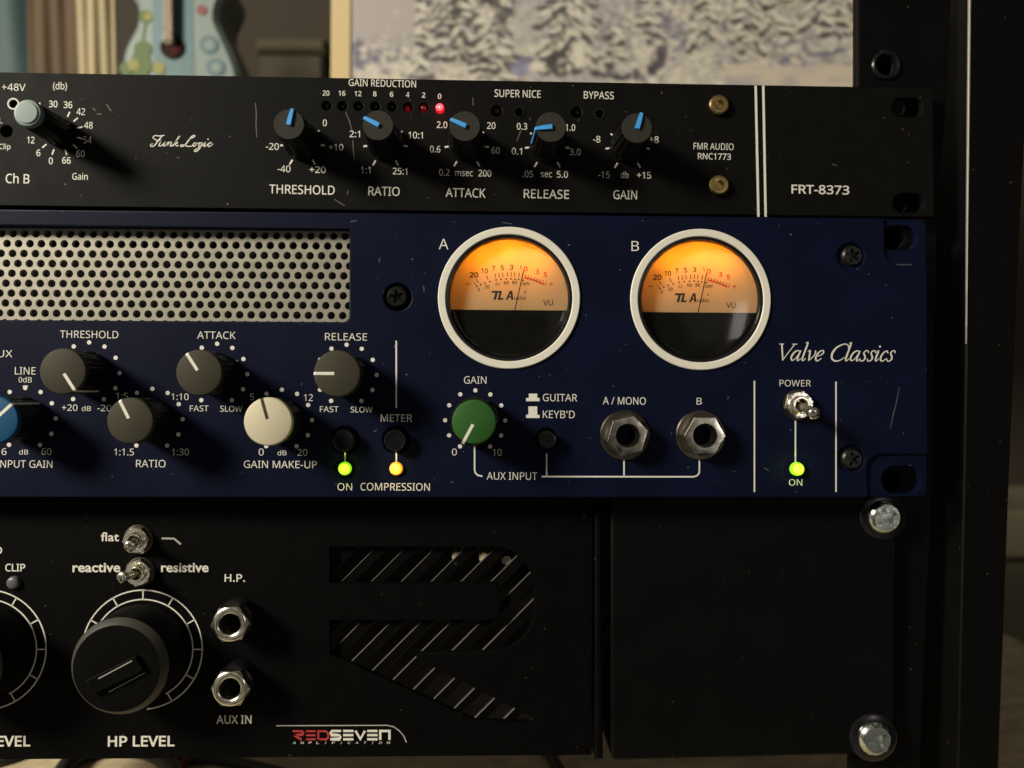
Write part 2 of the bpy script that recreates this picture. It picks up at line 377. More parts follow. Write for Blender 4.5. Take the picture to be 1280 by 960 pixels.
def jack(parent, px, py, w, washer_px, nut_px, hole_px, h, rot, label=None, flange=False):
    c = U(px, py, w); mb = MB(); rw, rn, rh = L(washer_px, w), L(nut_px, w + h), L(hole_px, w + h)
    if flange: mb.lathe(c, [(rw, w), (rw, w + h * .45), (rw * .93, w + h * .55), (rw * .55, w + h * .55)], M_bezel, 40, cap1=False)
    else: mb.lathe(c, [(rw, w), (rw, w + .5), (rw * .95, w + .9), (rw * .70, w + .9), (rw * .66, w + .7), (rw * .4, w + .7)], M_dull, 40, cap1=False)
    o = mb.build('jack_socket', parent, org=(c[0], c[1], w), label=label)
    nb = MB(); w0 = w + (h * .55 if flange else .9)
    nb.lathe(c, [(rn, w0, 'hex'), (rn, w + h - .3, 'hex'), (rn * .97, w + h - .05, 'hex'), (rn * .80, w + h + (.12 if flange else 0)), (rh * 1.22, w + h + (.12 if flange else 0))], M_nickel, 48, rot, cap1=False); nb.build('hex_nut', o, 22)
    sb = MB()
    if not flange: sb.lathe(c, [(rh * 1.28, w + h - .2), (rh * 1.22, w + h + .2), (rh * 1.06, w + h + .2), (rh, w + h), (rh, w - 2)], M_nickel, 32, cap1=False)
    else: sb.lathe(c, [(rh * 1.62, w + h - .3), (rh * 1.60, w + h + .2), (rh * 1.48, w + h + .48), (rh * 1.30, w + h + .58), (rh * 1.12, w + h + .45), (rh * 1.0, w + h + .1), (rh, w - 2)], M_nickel, 32, cap1=False); sb.build('sleeve', o)
    ib = MB(); ib.disc(c, rh * 1.02, w - 1.9, M_inside, 24); ib.build('contact_well', o)
    return o

def pot(parent, px, py, w, h, rf_px, ang, cap, ink, label=None, skirt=False, ptr=(.12, 1.0), fl=24):
    """round knob with a coloured cap; ang is degrees clockwise from up"""
    c = U(px, py, w); r = L(rf_px, w + h); wf = w + h
    mb = MB()
    if skirt: prof = [(r * 1.10, w + .8, .0), (r * 1.15, w + 1.2, .035), (r * 1.13, w + h * .55, .035), (r * 1.04, w + h * .62), (r * 1.0, w + h * .64)]
    else: prof = [(r * .98, w + .7, 0), (r * 1.0, w + 1.0, .03), (r * 1.0, wf - 1.6, .03), (r * .985, wf - 1.5)]
    mb.lathe(c, prof, M_knobside, 120, flutes=fl, cap1=False, cap0=True)
    o = mb.build('knob', parent, org=(c[0], c[1], w), label=label)
    cb = MB()
    if skirt: cb.lathe(c, [(r * 1.0, w + h * .62), (r * .99, wf - .6), (r * .955, wf - .15), (r * .90, wf)], cap, 64)
    else: cb.lathe(c, [(r * 1.005, wf - 1.7), (r * 1.005, wf - .55), (r * .965, wf - .12), (r * .92, wf)], cap, 64)
    cb.build('cap', o)
    a = radians(90 - ang); dx, dy = cos(a), sin(a); nx, ny = -dy, dx; hw = L(1.9, wf)
    def q(t, s, z): return (c[0] + dx * r * t + nx * s * hw, c[1] + dy * r * t + ny * s * hw, z)
    pb = MB(); e = .06
    side = 1.16 if skirt else 1.015
    prof = [(ptr[0], wf + e), (.92, wf + e), (.975, wf - .12 + e), (1.012, wf - .55), (1.02, wf - 1.6)]
    if skirt: prof += [(1.02, w + h * .64), (side, w + h * .55)]
    else: prof += [(1.02, w + 1.2)]
    vs = [q(t, s, z) for t, z in prof for s in (-1, 1)]
    pb.add(vs, [(2 * i, 2 * i + 1, 2 * i + 3, 2 * i + 2) for i in range(len(prof) - 1)], ink); pb.build('pointer', o, 0)
    return o

def dots(mb, px, py, r, w, n=11, span=150, dr=2.7):
    c = U(px, py, w)
    for k in range(n):
        a = radians(90 - (-span + 2 * span * k / (n - 1))); mb.disc((c[0] + L(r, w) * cos(a), c[1] + L(r, w) * sin(a)), L(dr, w), w, M_ink, 12)

LEFT = -196.0               # the units run on to the left, out of the picture
def chassis(mb, u0, u1, v0, v1, w0, w1, material): mb.box(u0, u1, v0, v1, w0, w1, material, .4)

# ================================================================== the rack
rack = thing('equipment_rack', 'tall black metal rack post and drilled rail along the right edge', 'equipment rack', (*U(1180, 960, -14), -14))
mb = MB(); wr = -13.5
def RP(px, py): return U(px, py, wr)
rail_outer = [RP(1074, -60), RP(1191, -60), RP(1184, 112), RP(1172, 270), RP(1164, 640), RP(1148, 1000), RP(1062, 1000), RP(1062, 160), RP(1073.5, 125)]
rail_holes = [circ(U(x, y, wr), L(13, wr), 24) for x, y in ((1107, 82), (1120, 133), (1122, 254), (1118, 298), (1116, 600))]
plate(mb, rail_outer, rail_holes, wr, 2.2, M_ear, .3)
rail = mb.build('rail', rack)
mb = MB(); c = U(1107, 82, wr)
mb.lathe(c, [(L(19, wr), wr + .02), (L(19, wr), wr + .7), (L(17, wr), wr + 1.1), (L(14.5, wr), wr + 1.1), (L(13, wr), wr + .6), (L(12.5, wr), wr - 1.5)], M_bezel, 40, cap1=False)
mb.lathe(c, [(L(12.6, wr), wr - 1.4), (L(12.4, wr), wr - 9)], M_inside, 40, cap1=True)
mb.build('threaded_insert', rack)
mb = MB(); mb.prism([RP(1074.5, -60), RP(1077, -60), RP(1077, 1000), RP(1074.5, 1000)], wr - 5, wr - 2.4, M_ear); mb.build('rail_flange', rack)
mb = MB(); wp = -9
PP = lambda x, y, w=wp: U(x, y, w)
mb.prism([PP(1214, -60), PP(1294, -60), PP(1273, 330), PP(1262, 600), PP(1247, 1010), PP(1196, 1010), PP(1205, 600), PP(1210, 300)], wp - 40, wp, M_ear, .5)
mb.build('post', rack)
mb = MB(); mb.prism([PP(1211.3, -60), PP(1214.2, -60), PP(1210.0, 300), PP(1208.2, 430), PP(1207.6, 430), PP(1208.2, 300)], wp - .5, wp + .35, M_edgeshine, .12); mb.build('edge_highlight', rack)  # painted highlight down the post's left edge, ending where it fades
mb = MB(); mb.prism([RP(1150, -60), RP(1240, -60), RP(1230, 1010), RP(1130, 1010)], -62, -60, M_blackb); mb.build('back_channel', rack)

# ================================================================== top unit: black slim panel
w1 = -8.0
top = thing('audio_unit', 'slim black rack unit with blue pointer knobs, topmost of the three', 'audio unit', (*U(640, 265, w1), w1), GROUP)
def A(px, py): return U(px, py, w1)
mb = MB()
tl, tr_, bl, br = (LEFT, A(0, 90)[1] + 3.0), A(1166, 110), (LEFT, A(0, 268)[1]), A(1168, 271.5)
x0 = A(0, 90); x1 = A(1070, 108.2)
sl = (x1[1] - x0[1]) / (x1[0] - x0[0]); top_v = lambda u: x0[1] + sl * (u - x0[0])
outer = [(LEFT, top_v(LEFT)), (tr_[0] - 1, top_v(tr_[0])), (tr_[0], top_v(tr_[0]) - 1), br, (LEFT, br[1] + (LEFT - br[0]) * sl)]
holes = [slot(A(1134, 134), L(41, w1), L(25, w1)), slot(A(1136, 253.5), L(41, w1), L(25, w1))]
LEDX = [(408, 132), (428, 132.3), (448, 132.7), (469, 133), (490, 133.5), (510, 134), (530, 134.5), (550, 136)]
for x, y in LEDX: holes.append(circ(A(x, y), L(6.0, w1), 18))
for x, y, r in ((621, 138.5, 7), (721, 140, 7), (8, 164, 7.5), (17, 130, 5.5), (649, 140.5, 5.5), (749, 142.5, 5.5)): holes.append(circ(A(x, y), L(r, w1), 18))
plate(mb, outer, holes, w1, 3.0, M_black, .22); mb.build('front_panel', top, org=(0, 60, w1))
mb = MB(); chassis(mb, LEFT + 4, A(1060, 150)[0], A(0, 262)[1], A(1060, 118)[1], w1 - 52, w1 - 3.2, M_blackb); mb.build('chassis', top)
# grooves with bare metal showing
mb = MB()
for xa, xb in ((944.5, 948), (954, 957)):
    p0, p1 = A(xa, 107), A(xb, 271); mb.ribbon([p0, p1], w1 + .03, M_ink, L(3.0, w1))
mb.build('panel_line', top)
T = lambda s, x, y, wd, h, bold=.003, m=M_ink, **k: txt(mb, s, x, y, wd, h, w1 + .03, m, bold, rot=-.010, **k)
mb = MB()
T('+48V', 17, 109, 29, 9); T('(db)', 75, 108, 17, 11); T('Gain', 100, 220.5, 19, 8.5); T('Ch B', 22, 223, 29, 12.5, .006); T('Clip', 6, 184, 14, 9); T('L', 1, 151, 4, 6)
T('GAIN REDUCTION', 478, 104, 84, 9); T('SUPER NICE', 647, 117, 58, 9.5); T('BYPASS', 748.5, 119, 38, 9.5)
for s, (x, y) in zip(('20', '16', '12', '8', '6', '4', '2', '0'), LEDX): T(s, x - .5, y - 15.7, 8.5 if len(s) > 1 else 4.3, 6.5, .01)
T('FMR AUDIO', 892, 183, 51, 8.5, .006); T('RNC1773', 893, 195.5, 42, 8, .006); T('FRT-8373', 1025.5, 237, 74, 11.5, .012)
mb.build_each('lettering', top)
# script logo
FUNK = [[(.30, .62, .07), (.10, .70, .07), (.02, .86, .08), (.18, 1.0, .08), (.42, .96, .09), (.62, .99, .09), (.82, 1.04, .07)],
        [(.66, .96, .09), (.46, .6, .10), (.30, .22, .10), (.16, .02, .09), (-.02, .0, .08), (-.06, .16, .07), (.10, .24, .06)],
        [(.26, .50, .07), (.46, .54, .07), (.64, .6, .06)],
        [(.62, .42, .08), (.54, .10, .09), (.64, .03, .08), (.80, .18, .07), (.94, .42, .08), (.86, .10, .09), (.94, .04, .08), (1.06, .18, .06), (1.14, .36, .08), (1.20, .40, .08), (1.14, .05, .09), (1.22, .26, .06), (1.36, .42, .08), (1.40, .34, .08), (1.36, .08, .09), (1.46, .06, .07), (1.62, .32, .06), (1.86, .82, .07), (1.92, .96, .08), (1.82, .86, .08), (1.66, .40, .09), (1.56, .03, .09)],
        [(1.64, .22, .07), (1.80, .42, .08), (1.82, .30, .08), (1.70, .22, .08), (1.82, .05, .08), (1.96, .12, .06)],
        [(2.66, .72, .08), (2.86, .86, .09), (3.00, .98, .08), (2.92, 1.06, .09), (2.74, .90, .10), (2.56, .50, .11), (2.36, .12, .10), (2.14, .02, .09), (2.10, .16, .07), (2.32, .16, .08), (2.62, .03, .09), (2.86, .06, .07), (2.98, .2, .06)],
        [(3.10, .40, .09), (2.96, .22, .09), (3.02, .04, .09), (3.16, .16, .08), (3.16, .36, .08), (3.08, .42, .07), (3.28, .32, .06), (3.42, .40, .07)],
        [(3.60, .38, .09), (3.44, .34, .08), (3.36, .12, .09), (3.48, .06, .08), (3.64, .42, .08), (3.50, -.10, .10), (3.26, -.42, .10), (3.12, -.34, .08), (3.34, -.12, .07), (3.64, .12, .06), (3.82, .42, .08), (3.76, .08, .09), (3.86, .06, .07), (4.06, .32, .07), (4.22, .42, .08), (4.26, .32, .07)],
        [(4.16, .42, .09), (4.04, .18, .09), (4.14, .04, .09), (4.34, .22, .06), (4.4, .30, .06)], [(3.96, .72, .13)]]
mb = MB(); script(mb, FUNK, 227.5, 179, 77, 20, w1 + .03, M_ink, .12); mb.build('script_logo', top, 0)
# LED wells and LEDs
for i, (x, y) in enumerate(LEDX):
    c = A(x, y); r = L(6, w1); wb = MB()
    wb.lathe(c, [(r, w1 - .25), (r * .96, w1 - 3.4)], M_inside, 18, cap1=True); wb.build('led_well', top)
    if i == 7: led(top, x, y, 5.7, w1 - .8, M_ledr, 'brightly lit red LED', 1.9)
    elif i == 6: led(top, x - .3, y + 2.0, 4.0, w1 - 1.9, M_ledr2, 'faintly lit red LED')
    elif i == 5: led(top, x - .3, y + 2.6, 3.4, w1 - 2.4, M_ledr2, 'faintly lit red LED', 1.2)
    else: led(top, x, y, 5, w1 - 3.3, M_ledblk, h=1.2)
for x, y, m in ((621, 138.5, M_ledoff), (721, 140, M_ledblk)):
    wb = MB(); wb.lathe(A(x, y), [(L(7, w1), w1 - .25), (L(6.8, w1), w1 - 3.4)], M_inside, 18); wb.build('led_well', top); led(top, x, y, 5.5, w1 - 3.2, m, h=1.4)
for x, y, m in ((649, 140.5, M_blackscrew), (749, 142.5, M_bezel), (17, 130, M_ink)):
    wb = MB(); c = A(x, y)
    wb.lathe(c, [(L(7.2, w1), w1 + .02), (L(7.2, w1), w1 + .25), (L(5.6, w1), w1 + .25), (L(5.4, w1), w1 - .3)], M_bezel if m is M_bezel else m, 22, cap1=False)
    wb.lathe(c, [(L(5.4, w1), w1 - .3), (L(4.6, w1), w1 - 1.2), (L(4.4, w1), w1 - 3.2)], M_bezel, 22); wb.build('push_button', top)
wb = MB(); wb.lathe(A(8, 164), [(L(7.5, w1), w1 - .25), (L(7.2, w1), w1 - 3.4)], M_inside, 18); wb.build('led_well', top)
# brass hex-socket screws
for x, y in ((897.5, 132.5), (897.5, 232.5)):
    c = A(x, y); r = L(12.5, w1); wb = MB()
    wb.lathe(c, [(r, w1), (r, w1 + 1.4), (r * .86, w1 + 1.9), (r * .62, w1 + 1.95)], M_brass, 48, .3, cap1=False)
    wb.lathe(c, [(r * .62, w1 + 1.95), (r * .5, w1 + 1.9, 'hex'), (r * .45, w1 + .4, 'hex')], M_brass, 48, .3); wb.build('brass_screw', top)

# knobs with moulded blue pointers
def blue_knob(px, py, ang, nums, name, npx, npy, nw):
    global mb
    h = 17.0; c = A(px, py); wf = w1 + h; r = L(19.6, wf); o = None
    kb = MB()
    kb.lathe(c, [(r * 1.22, w1 + .6), (r * 1.24, w1 + 1.0), (r * 1.22, w1 + 3.0), (r * 1.13, w1 + 4.0, .05), (r * 1.02, wf - 2.4, .075), (r * 1.0, wf - 1.4), (r * .99, wf - .5), (r * .94, wf - .05)], M_knobside, 128, flutes=16, cap1=False, cap0=True)
    o = kb.build('knob', top, org=(c[0], c[1], w1))
    cb = MB(); cb.lathe(c, [(r * .97, wf - .2), (r * .94, wf), (r * .5, wf)], M_fmrface, 48); cb.build('cap', o)
    a = radians(90 - ang); X = Matrix.Translation((c[0], c[1], 0)) @ Matrix.Rotation(a, 4, 'Z')
    pb = MB(); hw = r * .15; n = 6
    prof = [(-.10, wf + .02, .9), (-.06, wf + .7, .95), (.55, wf + .7, .85), (.98, wf + .55, .62), (1.05, wf - .1, .6), (1.05, wf - 3, .55), (1.12, w1 + 6, .5), (1.17, w1 + 3.2, .5)]
    vs = []
    for t_, z, k in prof: vs += [(t_ * r, -hw * k, z), (t_ * r, hw * k, z)]
    fs = [(2 * i, 2 * i + 2, 2 * i + 3, 2 * i + 1) for i in range(len(prof) - 1)]
    lo = len(vs)
    for t_, z, k in prof[:5]: vs += [(t_ * r, -hw * k * 1.15, wf - .3), (t_ * r, hw * k * 1.15, wf - .3)]
    fs += [(2 * i, lo + 2 * i, lo + 2 * i + 2, 2 * i + 2) for i in range(4)] + [(2 * i + 1, 2 * i + 3, lo + 2 * i + 3, lo + 2 * i + 1) for i in range(4)] + [(0, 1, lo + 1, lo)]
    pb.add(vs, fs, M_point, X); pb.build('pointer', o, 30)
    mb = MB(); w = w1 + .03
    for g in nums:
        if len(g) == 5: T(*g)
        else: line(mb, [(g[0], g[1]), (g[2], g[3])], 2.2, w, M_ink)
    T(name, npx, npy, nw, 11.5, .004)
    mb.build('dial_scale', top, 0)
def tk(px, py, r0, r1, ang): a = radians(ang); return (px + r0 * sin(a), py - r0 * cos(a), px + r1 * sin(a), py - r1 * cos(a))
def tks(px, py): return [tk(px, py, 25 if abs(a) > 100 else 23, 32 if abs(a) > 100 else 28 if abs(a) > 60 else 26, a) for a in (-150, -98, -55, 55, 98, 150)]
blue_knob(378, 178, 13, [('-20', 340.5, 183, 16, 8.5), ('-40', 355, 211, 16, 8.5), ('+20', 397, 212, 20, 8.5), ('+10', 420, 184, 18, 8.5), ('0', 406, 153.5, 5, 8.5)] + tks(378, 178), 'THRESHOLD', 377.5, 237, 81)
blue_knob(482, 179, -63, [('2:1', 443.5, 167.5, 13, 8.5), ('10:1', 519.5, 169, 18, 8.5), ('1:1', 457, 212.5, 12, 8.5), ('25:1', 500, 214, 18, 8.5)] + tks(482, 179), 'RATIO', 480, 239, 39)
blue_knob(583.5, 180, -66, [('2.0', 552.5, 156, 13, 8.5), ('20', 614, 157, 10.5, 8.5), ('0.6', 544, 186.5, 13, 8.5), ('60', 619.5, 188, 10.5, 8.5), ('0.2', 555.5, 215.5, 13, 8.5), ('msec', 580, 217, 22, 6.5), ('200', 606, 216.5, 16, 8.5)] + tks(583.5, 180), 'ATTACK', 582, 241, 50)
blue_knob(684, 181, -97, [('0.3', 652.5, 158, 13, 8.5), ('1.0', 713, 159.5, 12, 8.5), ('0.1', 646, 189, 13, 8.5), ('3.0', 719, 190, 14, 8.5), ('.05', 660, 217.5, 13, 8.5), ('sec', 683, 218.5, 14, 6.5), ('5.0', 703, 218, 14, 8.5)] + tks(684, 181), 'RELEASE', 683, 242.5, 57)
blue_knob(784.5, 182, 16, [('-8', 746, 174, 9, 8.5), ('+8', 817.5, 174.5, 12, 8.5), ('-15', 755, 218.5, 15, 8.5), ('db', 781, 218.5, 10, 8.5), ('+15', 805, 219, 18, 8.5)] + tks(784.5, 182), 'GAIN', 781.5, 243.5, 30)
# tall grey-capped gain knob
c = A(75, 166); kb = MB(); wf = w1 + 18; r = L(17, wf)
kb.lathe(c, [(r * 1.12, w1 + .6), (r * 1.14, w1 + 1), (r * 1.08, w1 + 8, .04), (r * 1.02, wf - 2, .05), (r * 1.0, wf - 1.2)], M_knobside, 96, flutes=12, cap0=True)
o = kb.build('knob', top, org=(c[0], c[1], w1), label='tall black knob with blue-grey cap')
cb = MB(); cb.lathe(c, [(r * 1.02, wf - 1.8), (r * 1.02, wf - .7), (r * .94, wf - .1), (r * .86, wf), (r * .80, wf + .02), (r * .76, wf + .35), (r * .4, wf + .4)], M_greyknob, 48); cb.build('cap', o)
mb = MB()
for s, x, y in (('24', 46, 132), ('30', 66.5, 130), ('36', 85, 131), ('42', 101, 139.5), ('48', 110.5, 156.5), ('54', 109.5, 175), ('60', 100.5, 192), ('66', 83, 200.5)): T(s, x, y, 10.5, 8.5, .008)
T('0', 63.5, 201, 5, 8.5, .008); T('6', 48, 191, 5, 8.5, .008); T('12', 38.5, 175, 9, 8.5, .008)
for a in (-160, -130, 25, 50, 75, 105, 132, 163): g = tk(75, 166, 22, 29, a); line(mb, [(g[0], g[1]), (g[2], g[3])], 1.8, w1 + .03, M_ink)
mb.build('dial_scale', top, 0)

# ================================================================== blue unit
blue = thing('audio_unit', 'navy blue rack unit with two glowing round meters and silver grille', 'audio unit', (*U(640, 620, 0), 0), GROUP)
w2 = 0.0
def B(px, py): return U(px, py, 0)
vt, vb = B(600, 267.5)[1], B(600, 622)[1]; ur = B(1160, 450)[0]
def arc_px(c, r, a0, a1, n=8): return [(c[0] + r * cos(radians(a0 + (a1 - a0) * k / (n - 1))), c[1] + r * sin(radians(a0 + (a1 - a0) * k / (n - 1)))) for k in range(n)]
n1, n2 = B(1106, 330), B(1085, 568); rr = 4.5
outer = [(LEFT, vb), (n2[0], vb)] + arc_px((n2[0] + rr, n2[1] - rr), rr, 180, 90) + [(ur - .6, n2[1]), (ur, n2[1] + .6), (ur, n1[1] - .6), (ur - .6, n1[1])] + arc_px((n1[0] + rr, n1[1] + rr), rr, 270, 180) + [(n1[0], vt), (LEFT, vt)]
g0, g1 = B(437, 286), B(437, 402.5)
gr = 2.0
opening = [(LEFT + 8, g0[1]), (g0[0], g0[1])] + arc_px((g0[0] - gr, g1[1] + gr), gr, 0, -90, 6) + [(LEFT + 8, g1[1])]
holes = [opening]
METERS = ((636.5, 372.5), (875.5, 374.5))
for x, y in METERS: holes.append(circ(B(x, y), L(79.5), 72))
BUT = ((432, 550, 17), (495.5, 550, 17), (683.5, 549, 13.5))
for x, y, r in BUT: holes.append(circ(B(x, y), L(r), 32))
SCREWS = ((497, 371.5), (1063.5, 320.5), (1063.5, 573.5))
for x, y in SCREWS: holes.append(circ(B(x, y), L(17), 32))
mb = MB(); plate(mb, outer, holes, 0, 5.0, M_navy, .5); mb.build('front_panel', blue, org=(0, 10, 0))
mb = MB(); we = -1.0; e1 = U(1159, 450, we)[0]
ear = [(n2[0] - 14, vb + .1), (e1 - 1.5, vb + .1), (e1, vb + 1.6), (e1, vt - 1.6), (e1 - 1.5, vt - .1), (n2[0] - 14, vt - .1)]
plate(mb, ear, [slot(U(1124, 297.5, we), L(46, we), L(31, we)), slot(U(1127, 600, we), L(50, we), L(35, we)), circ(U(1063.5, 320.5, we), 3, 16), circ(U(1063.5, 573.5, we), 3, 16)], we, 3.0, M_navy, .4)
mb.build('mounting_ear', blue)
mb = MB(); chassis(mb, LEFT + 4, B(1056, 300)[0], vb + 1, vt - 1, -56, -12.5, M_blackb); mb.build('chassis', blue)
# perforated grille: a real lattice of holes
mb = MB(); wg = -4.0
def lat(i, j): x = 8.8 + 14.31 * i + 7.155 * j - 3.6 * j * .1; return (x, 304.3 + 12.42 * j + .008 * (x - 8))
for j in range(-2, 11):
    for i in range(-16, 38):
        x, y = lat(i, j)
        if not (-128 < x < 462 and 272 < y < 424): continue
        hexv = []
        for (d1, d2) in (((1, 0), (0, 1)), ((0, 1), (-1, 1)), ((-1, 1), (-1, 0)), ((-1, 0), (0, -1)), ((0, -1), (1, -1)), ((1, -1), (1, 0))):
            p1, p2 = lat(i + d1[0], j + d1[1]), lat(i + d2[0], j + d2[1]); hexv.append(((x + p1[0] + p2[0]) / 3, (y + p1[1] + p2[1]) / 3))
        n = 18; lv = []
        ring = []
        for k in range(6):
            for m in range(3): t = m / 3; ring.append((hexv[k][0] * (1 - t) + hexv[(k + 1) % 6][0] * t, hexv[k][1] * (1 - t) + hexv[(k + 1) % 6][1] * t))
        for R, w in ((0, wg), (5.0, wg), (4.35, wg - .34), (4.3, wg - 1.2)):
            for (qx, qy) in ring:
                if R: a = atan2(qy - y, qx - x); qx, qy = x + R * cos(a), y + R * sin(a)
                lv.append((*U(qx, qy, wg), w))
        mb.add(lv, [(q * n + k, (q + 1) * n + k, (q + 1) * n + (k + 1) % n, q * n + (k + 1) % n) for q in range(3) for k in range(n)], M_grille)
mb.build('grille', blue)
mb = MB(); mb.box(LEFT + 6, U(455, 340, -8)[0], U(0, 424, -8)[1], U(0, 276, -8)[1], -9.5, -8.0, M_inside); mb.build('grille_backing', blue)

# lettering
T = lambda s, x, y, wd, h, bold=-.003, m=M_ink, **k: txt(mb, s, x, y, wd, h, .03, m, bold, rot=-.004, **k)
mb = MB()
T('GUITAR', 700, 497, 43, 9.3); T("KEYB'D", 698.5, 518, 40, 9.3); T('A / MONO', 780.5, 501, 54, 9.5); T('B', 874, 501.5, 6.5, 8.5); T('AUX INPUT', 640, 595, 63, 9.5)
T('POWER', 994, 479, 40, 8.2); T('ON', 994.5, 603, 17, 8.2); T('METER', 495.5, 522.5, 39, 9.2); T('ON', 431, 608.5, 18, 9.2); T('COMPRESSION', 494, 608.5, 86, 9.5)
T('A', 554.5, 305, 12, 13); T('B', 794, 307.5, 9.5, 12.5); T('AUX', .5, 442, 29, 8.8); T('LINE', 31.5, 463.5, 25, 9); T('0dB', 31.5, 474.5, 16, 7)
line(mb, [(28.5, 482.5), (34.5, 482.5), (31.5, 487), (28.8, 482.8)], 1.1, .031, M_ink)
for p in ([(495.3, 426), (495.3, 510)], [(943, 476), (943, 615)], [(1045, 477), (1045, 615)], [(431.3, 566), (431.3, 577)], [(495.3, 566), (495.3, 577)], [(994.3, 520), (994.3, 579)],
          [(593.2, 557), (593.2, 587), (594.2, 591), (597, 594), (603, 595.3)], [(677, 595.7), (867, 596), (871.5, 594.5), (873.8, 591.5), (874.2, 587), (874.2, 572)], [(683.3, 567), (683.3, 595)], [(780, 575), (780, 595.4)]):
    line(mb, p, 1.9, .03, M_ink)
for (xa, xb, ya, yb), (xc, xd, yc) in (((657.5, 674.5, 501.5, 497.5), (661, 671.5, 492)), ((657.5, 674.5, 522.5, 518.5), (660.5, 671.5, 508))):
    for q in ([(xa, ya), (xb, ya), (xb, yb), (xa, yb)], [(xc, yb), (xd, yb), (xd, yc), (xc, yc)]): mb.add([(*B(*p), .03) for p in q], [(0, 1, 2, 3)], M_ink)
mb.cut(); mb.build_each('lettering', blue)
VALVE = []
def glyph(ss, ox, k=1.0):
    for s in ss: VALVE.append([(p[0] * k + ox, p[1], p[2]) for p in s])
gV = [[(.05, .98, .10), (.33, .02, .075)], [(.31, .0, .05), (.52, .5, .05), (.72, .98, .055)], [(-.08, .975, .045), (.17, .975, .045)], [(.58, .975, .045), (.84, .975, .045)]]
ga = [[(.40, .50, .06), (.30, .60, .06), (.14, .50, .09), (.04, .24, .10), (.10, .03, .08), (.22, .06, .05), (.36, .34, .045), (.42, .58, .05)], [(.43, .60, .07), (.37, .22, .10), (.39, .02, .08), (.46, .02, .05), (.54, .14, .04)]]
gl_ = [[(.02, 1.02, .04), (.12, 1.06, .08), (.09, .6, .10), (.06, .16, .10), (.09, .01, .08), (.16, .03, .05), (.23, .14, .04)]]
gv = [[(.0, .52, .04), (.09, .60, .08), (.13, .3, .10), (.16, .0, .07)], [(.15, .0, .06), (.34, .26, .05), (.40, .48, .08), (.35, .60, .07)]]
ge = [[(.06, .26, .04), (.24, .32, .05), (.36, .46, .07), (.31, .60, .07), (.16, .54, .07), (.05, .30, .10), (.06, .08, .10), (.17, -.01, .07), (.34, .14, .04)]]
gC = [[(.86, .74, .05), (.85, .95, .05)], [(.85, .86, .05), (.70, .99, .06), (.50, .96, .07), (.24, .76, .10), (.12, .42, .12), (.18, .12, .11), (.40, -.02, .08), (.62, .04, .06), (.80, .22, .04)]]
gs = [[(.33, .46, .05), (.30, .59, .06), (.18, .60, .06), (.11, .46, .08), (.20, .30, .10), (.24, .13, .09), (.16, .0, .06), (.04, .01, .06), (.0, .14, .05)]]
gi = [[(.0, .50, .04), (.09, .60, .08), (.06, .26, .10), (.06, .04, .09), (.13, .01, .05), (.22, .14, .04)], [(.10, .86, .12)]]
gc = [[(.34, .46, .08), (.28, .60, .06), (.13, .50, .08), (.04, .24, .10), (.10, .02, .09), (.22, .02, .06), (.36, .16, .04)]]
x = 0
for g, adv in ((gV, .68), (ga, .56), (gl_, .25), (gv, .44), (ge, .70), (gC, .82), (gl_, .25), (ga, .54), (gs, .37), (gs, .37), (gi, .25), (gc, .38), (gs, .4)): glyph(g, x); x += adv
mb = MB(); script(mb, VALVE, 1046.5, 440, 148, 23, .03, M_ink, .24); mb.build('script_logo', blue, 0)

# knobs and their scales
def scale(items, name, cx, cy, R=37.5):
    global mb
    mb = MB(); dots(mb, cx, cy, R, .03)
    for g in items: T(*g)
    if name: T(*name)
    mb.build('dial_scale', blue, 0)
scale([('+20', 87, 509.5, 19, 8), ('dB', 108, 510.5, 11, 6.3), ('-20', 130.5, 510, 17, 8)], ('THRESHOLD', 111.5, 418, 71, 9.2), 111, 466)
scale([('FAST', 249, 510.5, 23, 7.3), ('SLOW', 289, 511, 27, 7.3)], ('ATTACK', 270.5, 419, 47, 9.2), 271, 467.5)
scale([('FAST', 411.5, 511.5, 23, 7.3), ('SLOW', 452, 512, 27, 7.3)], ('RELEASE', 432.5, 421, 52, 9.2), 433, 468.5)
scale([('1:5', 152.5, 495, 14, 8), ('1:10', 225, 496, 21, 8.2), ('1:1.5', 155, 565, 24, 8.4), ('1:30', 225.5, 565, 21, 8.4)], ('RATIO', 188.5, 579.5, 36, 9.2), 190, 524)
scale([('5', 315, 496, 5, 8), ('12', 385.5, 497, 11, 8.4), ('0', 326.5, 565, 6, 8.8), ('dB', 352.5, 566, 11, 6.3), ('20', 378, 565.5, 12, 8.4)], ('GAIN MAKE-UP', 350.5, 580.5, 90, 9.2), 352, 525)
scale([('6', 5, 564.5, 6, 8.4), ('dB', 29.5, 565, 11, 6.3), ('60', 58, 564.5, 12, 8.4)], ('INPUT GAIN', 30.5, 580, 68, 9.2), 31, 523)
scale([('0', 568, 565, 6, 8.6), ('10', 621.5, 565.5, 11, 8.6)], ('GAIN', 594, 475, 28, 9.2), 594, 525.5)
H = 15.0
pot(blue, 111, 466, 0, H, 28.5, 147, M_knobface, M_ink)
pot(blue, 271, 467.5, 0, H, 28.5, -33, M_knobface, M_ink)
pot(blue, 433, 468.5, 0, H, 29, -90, M_knobface, M_ink)
pot(blue, 190, 524, 0, H, 28.5, -27, M_knobface, M_ink)
pot(blue, 352, 525, 0, H, 30, -16, M_knobwhite, M_dialink, 'ivory capped knob with black pointer')
pot(blue, 31, 523, 0, H, 29, 47, M_knobblue, M_ink, 'blue capped knob')
pot(blue, 594, 525.5, 0, H, 28, 208, M_knobgreen, M_ink, 'green capped knob', skirt=True)
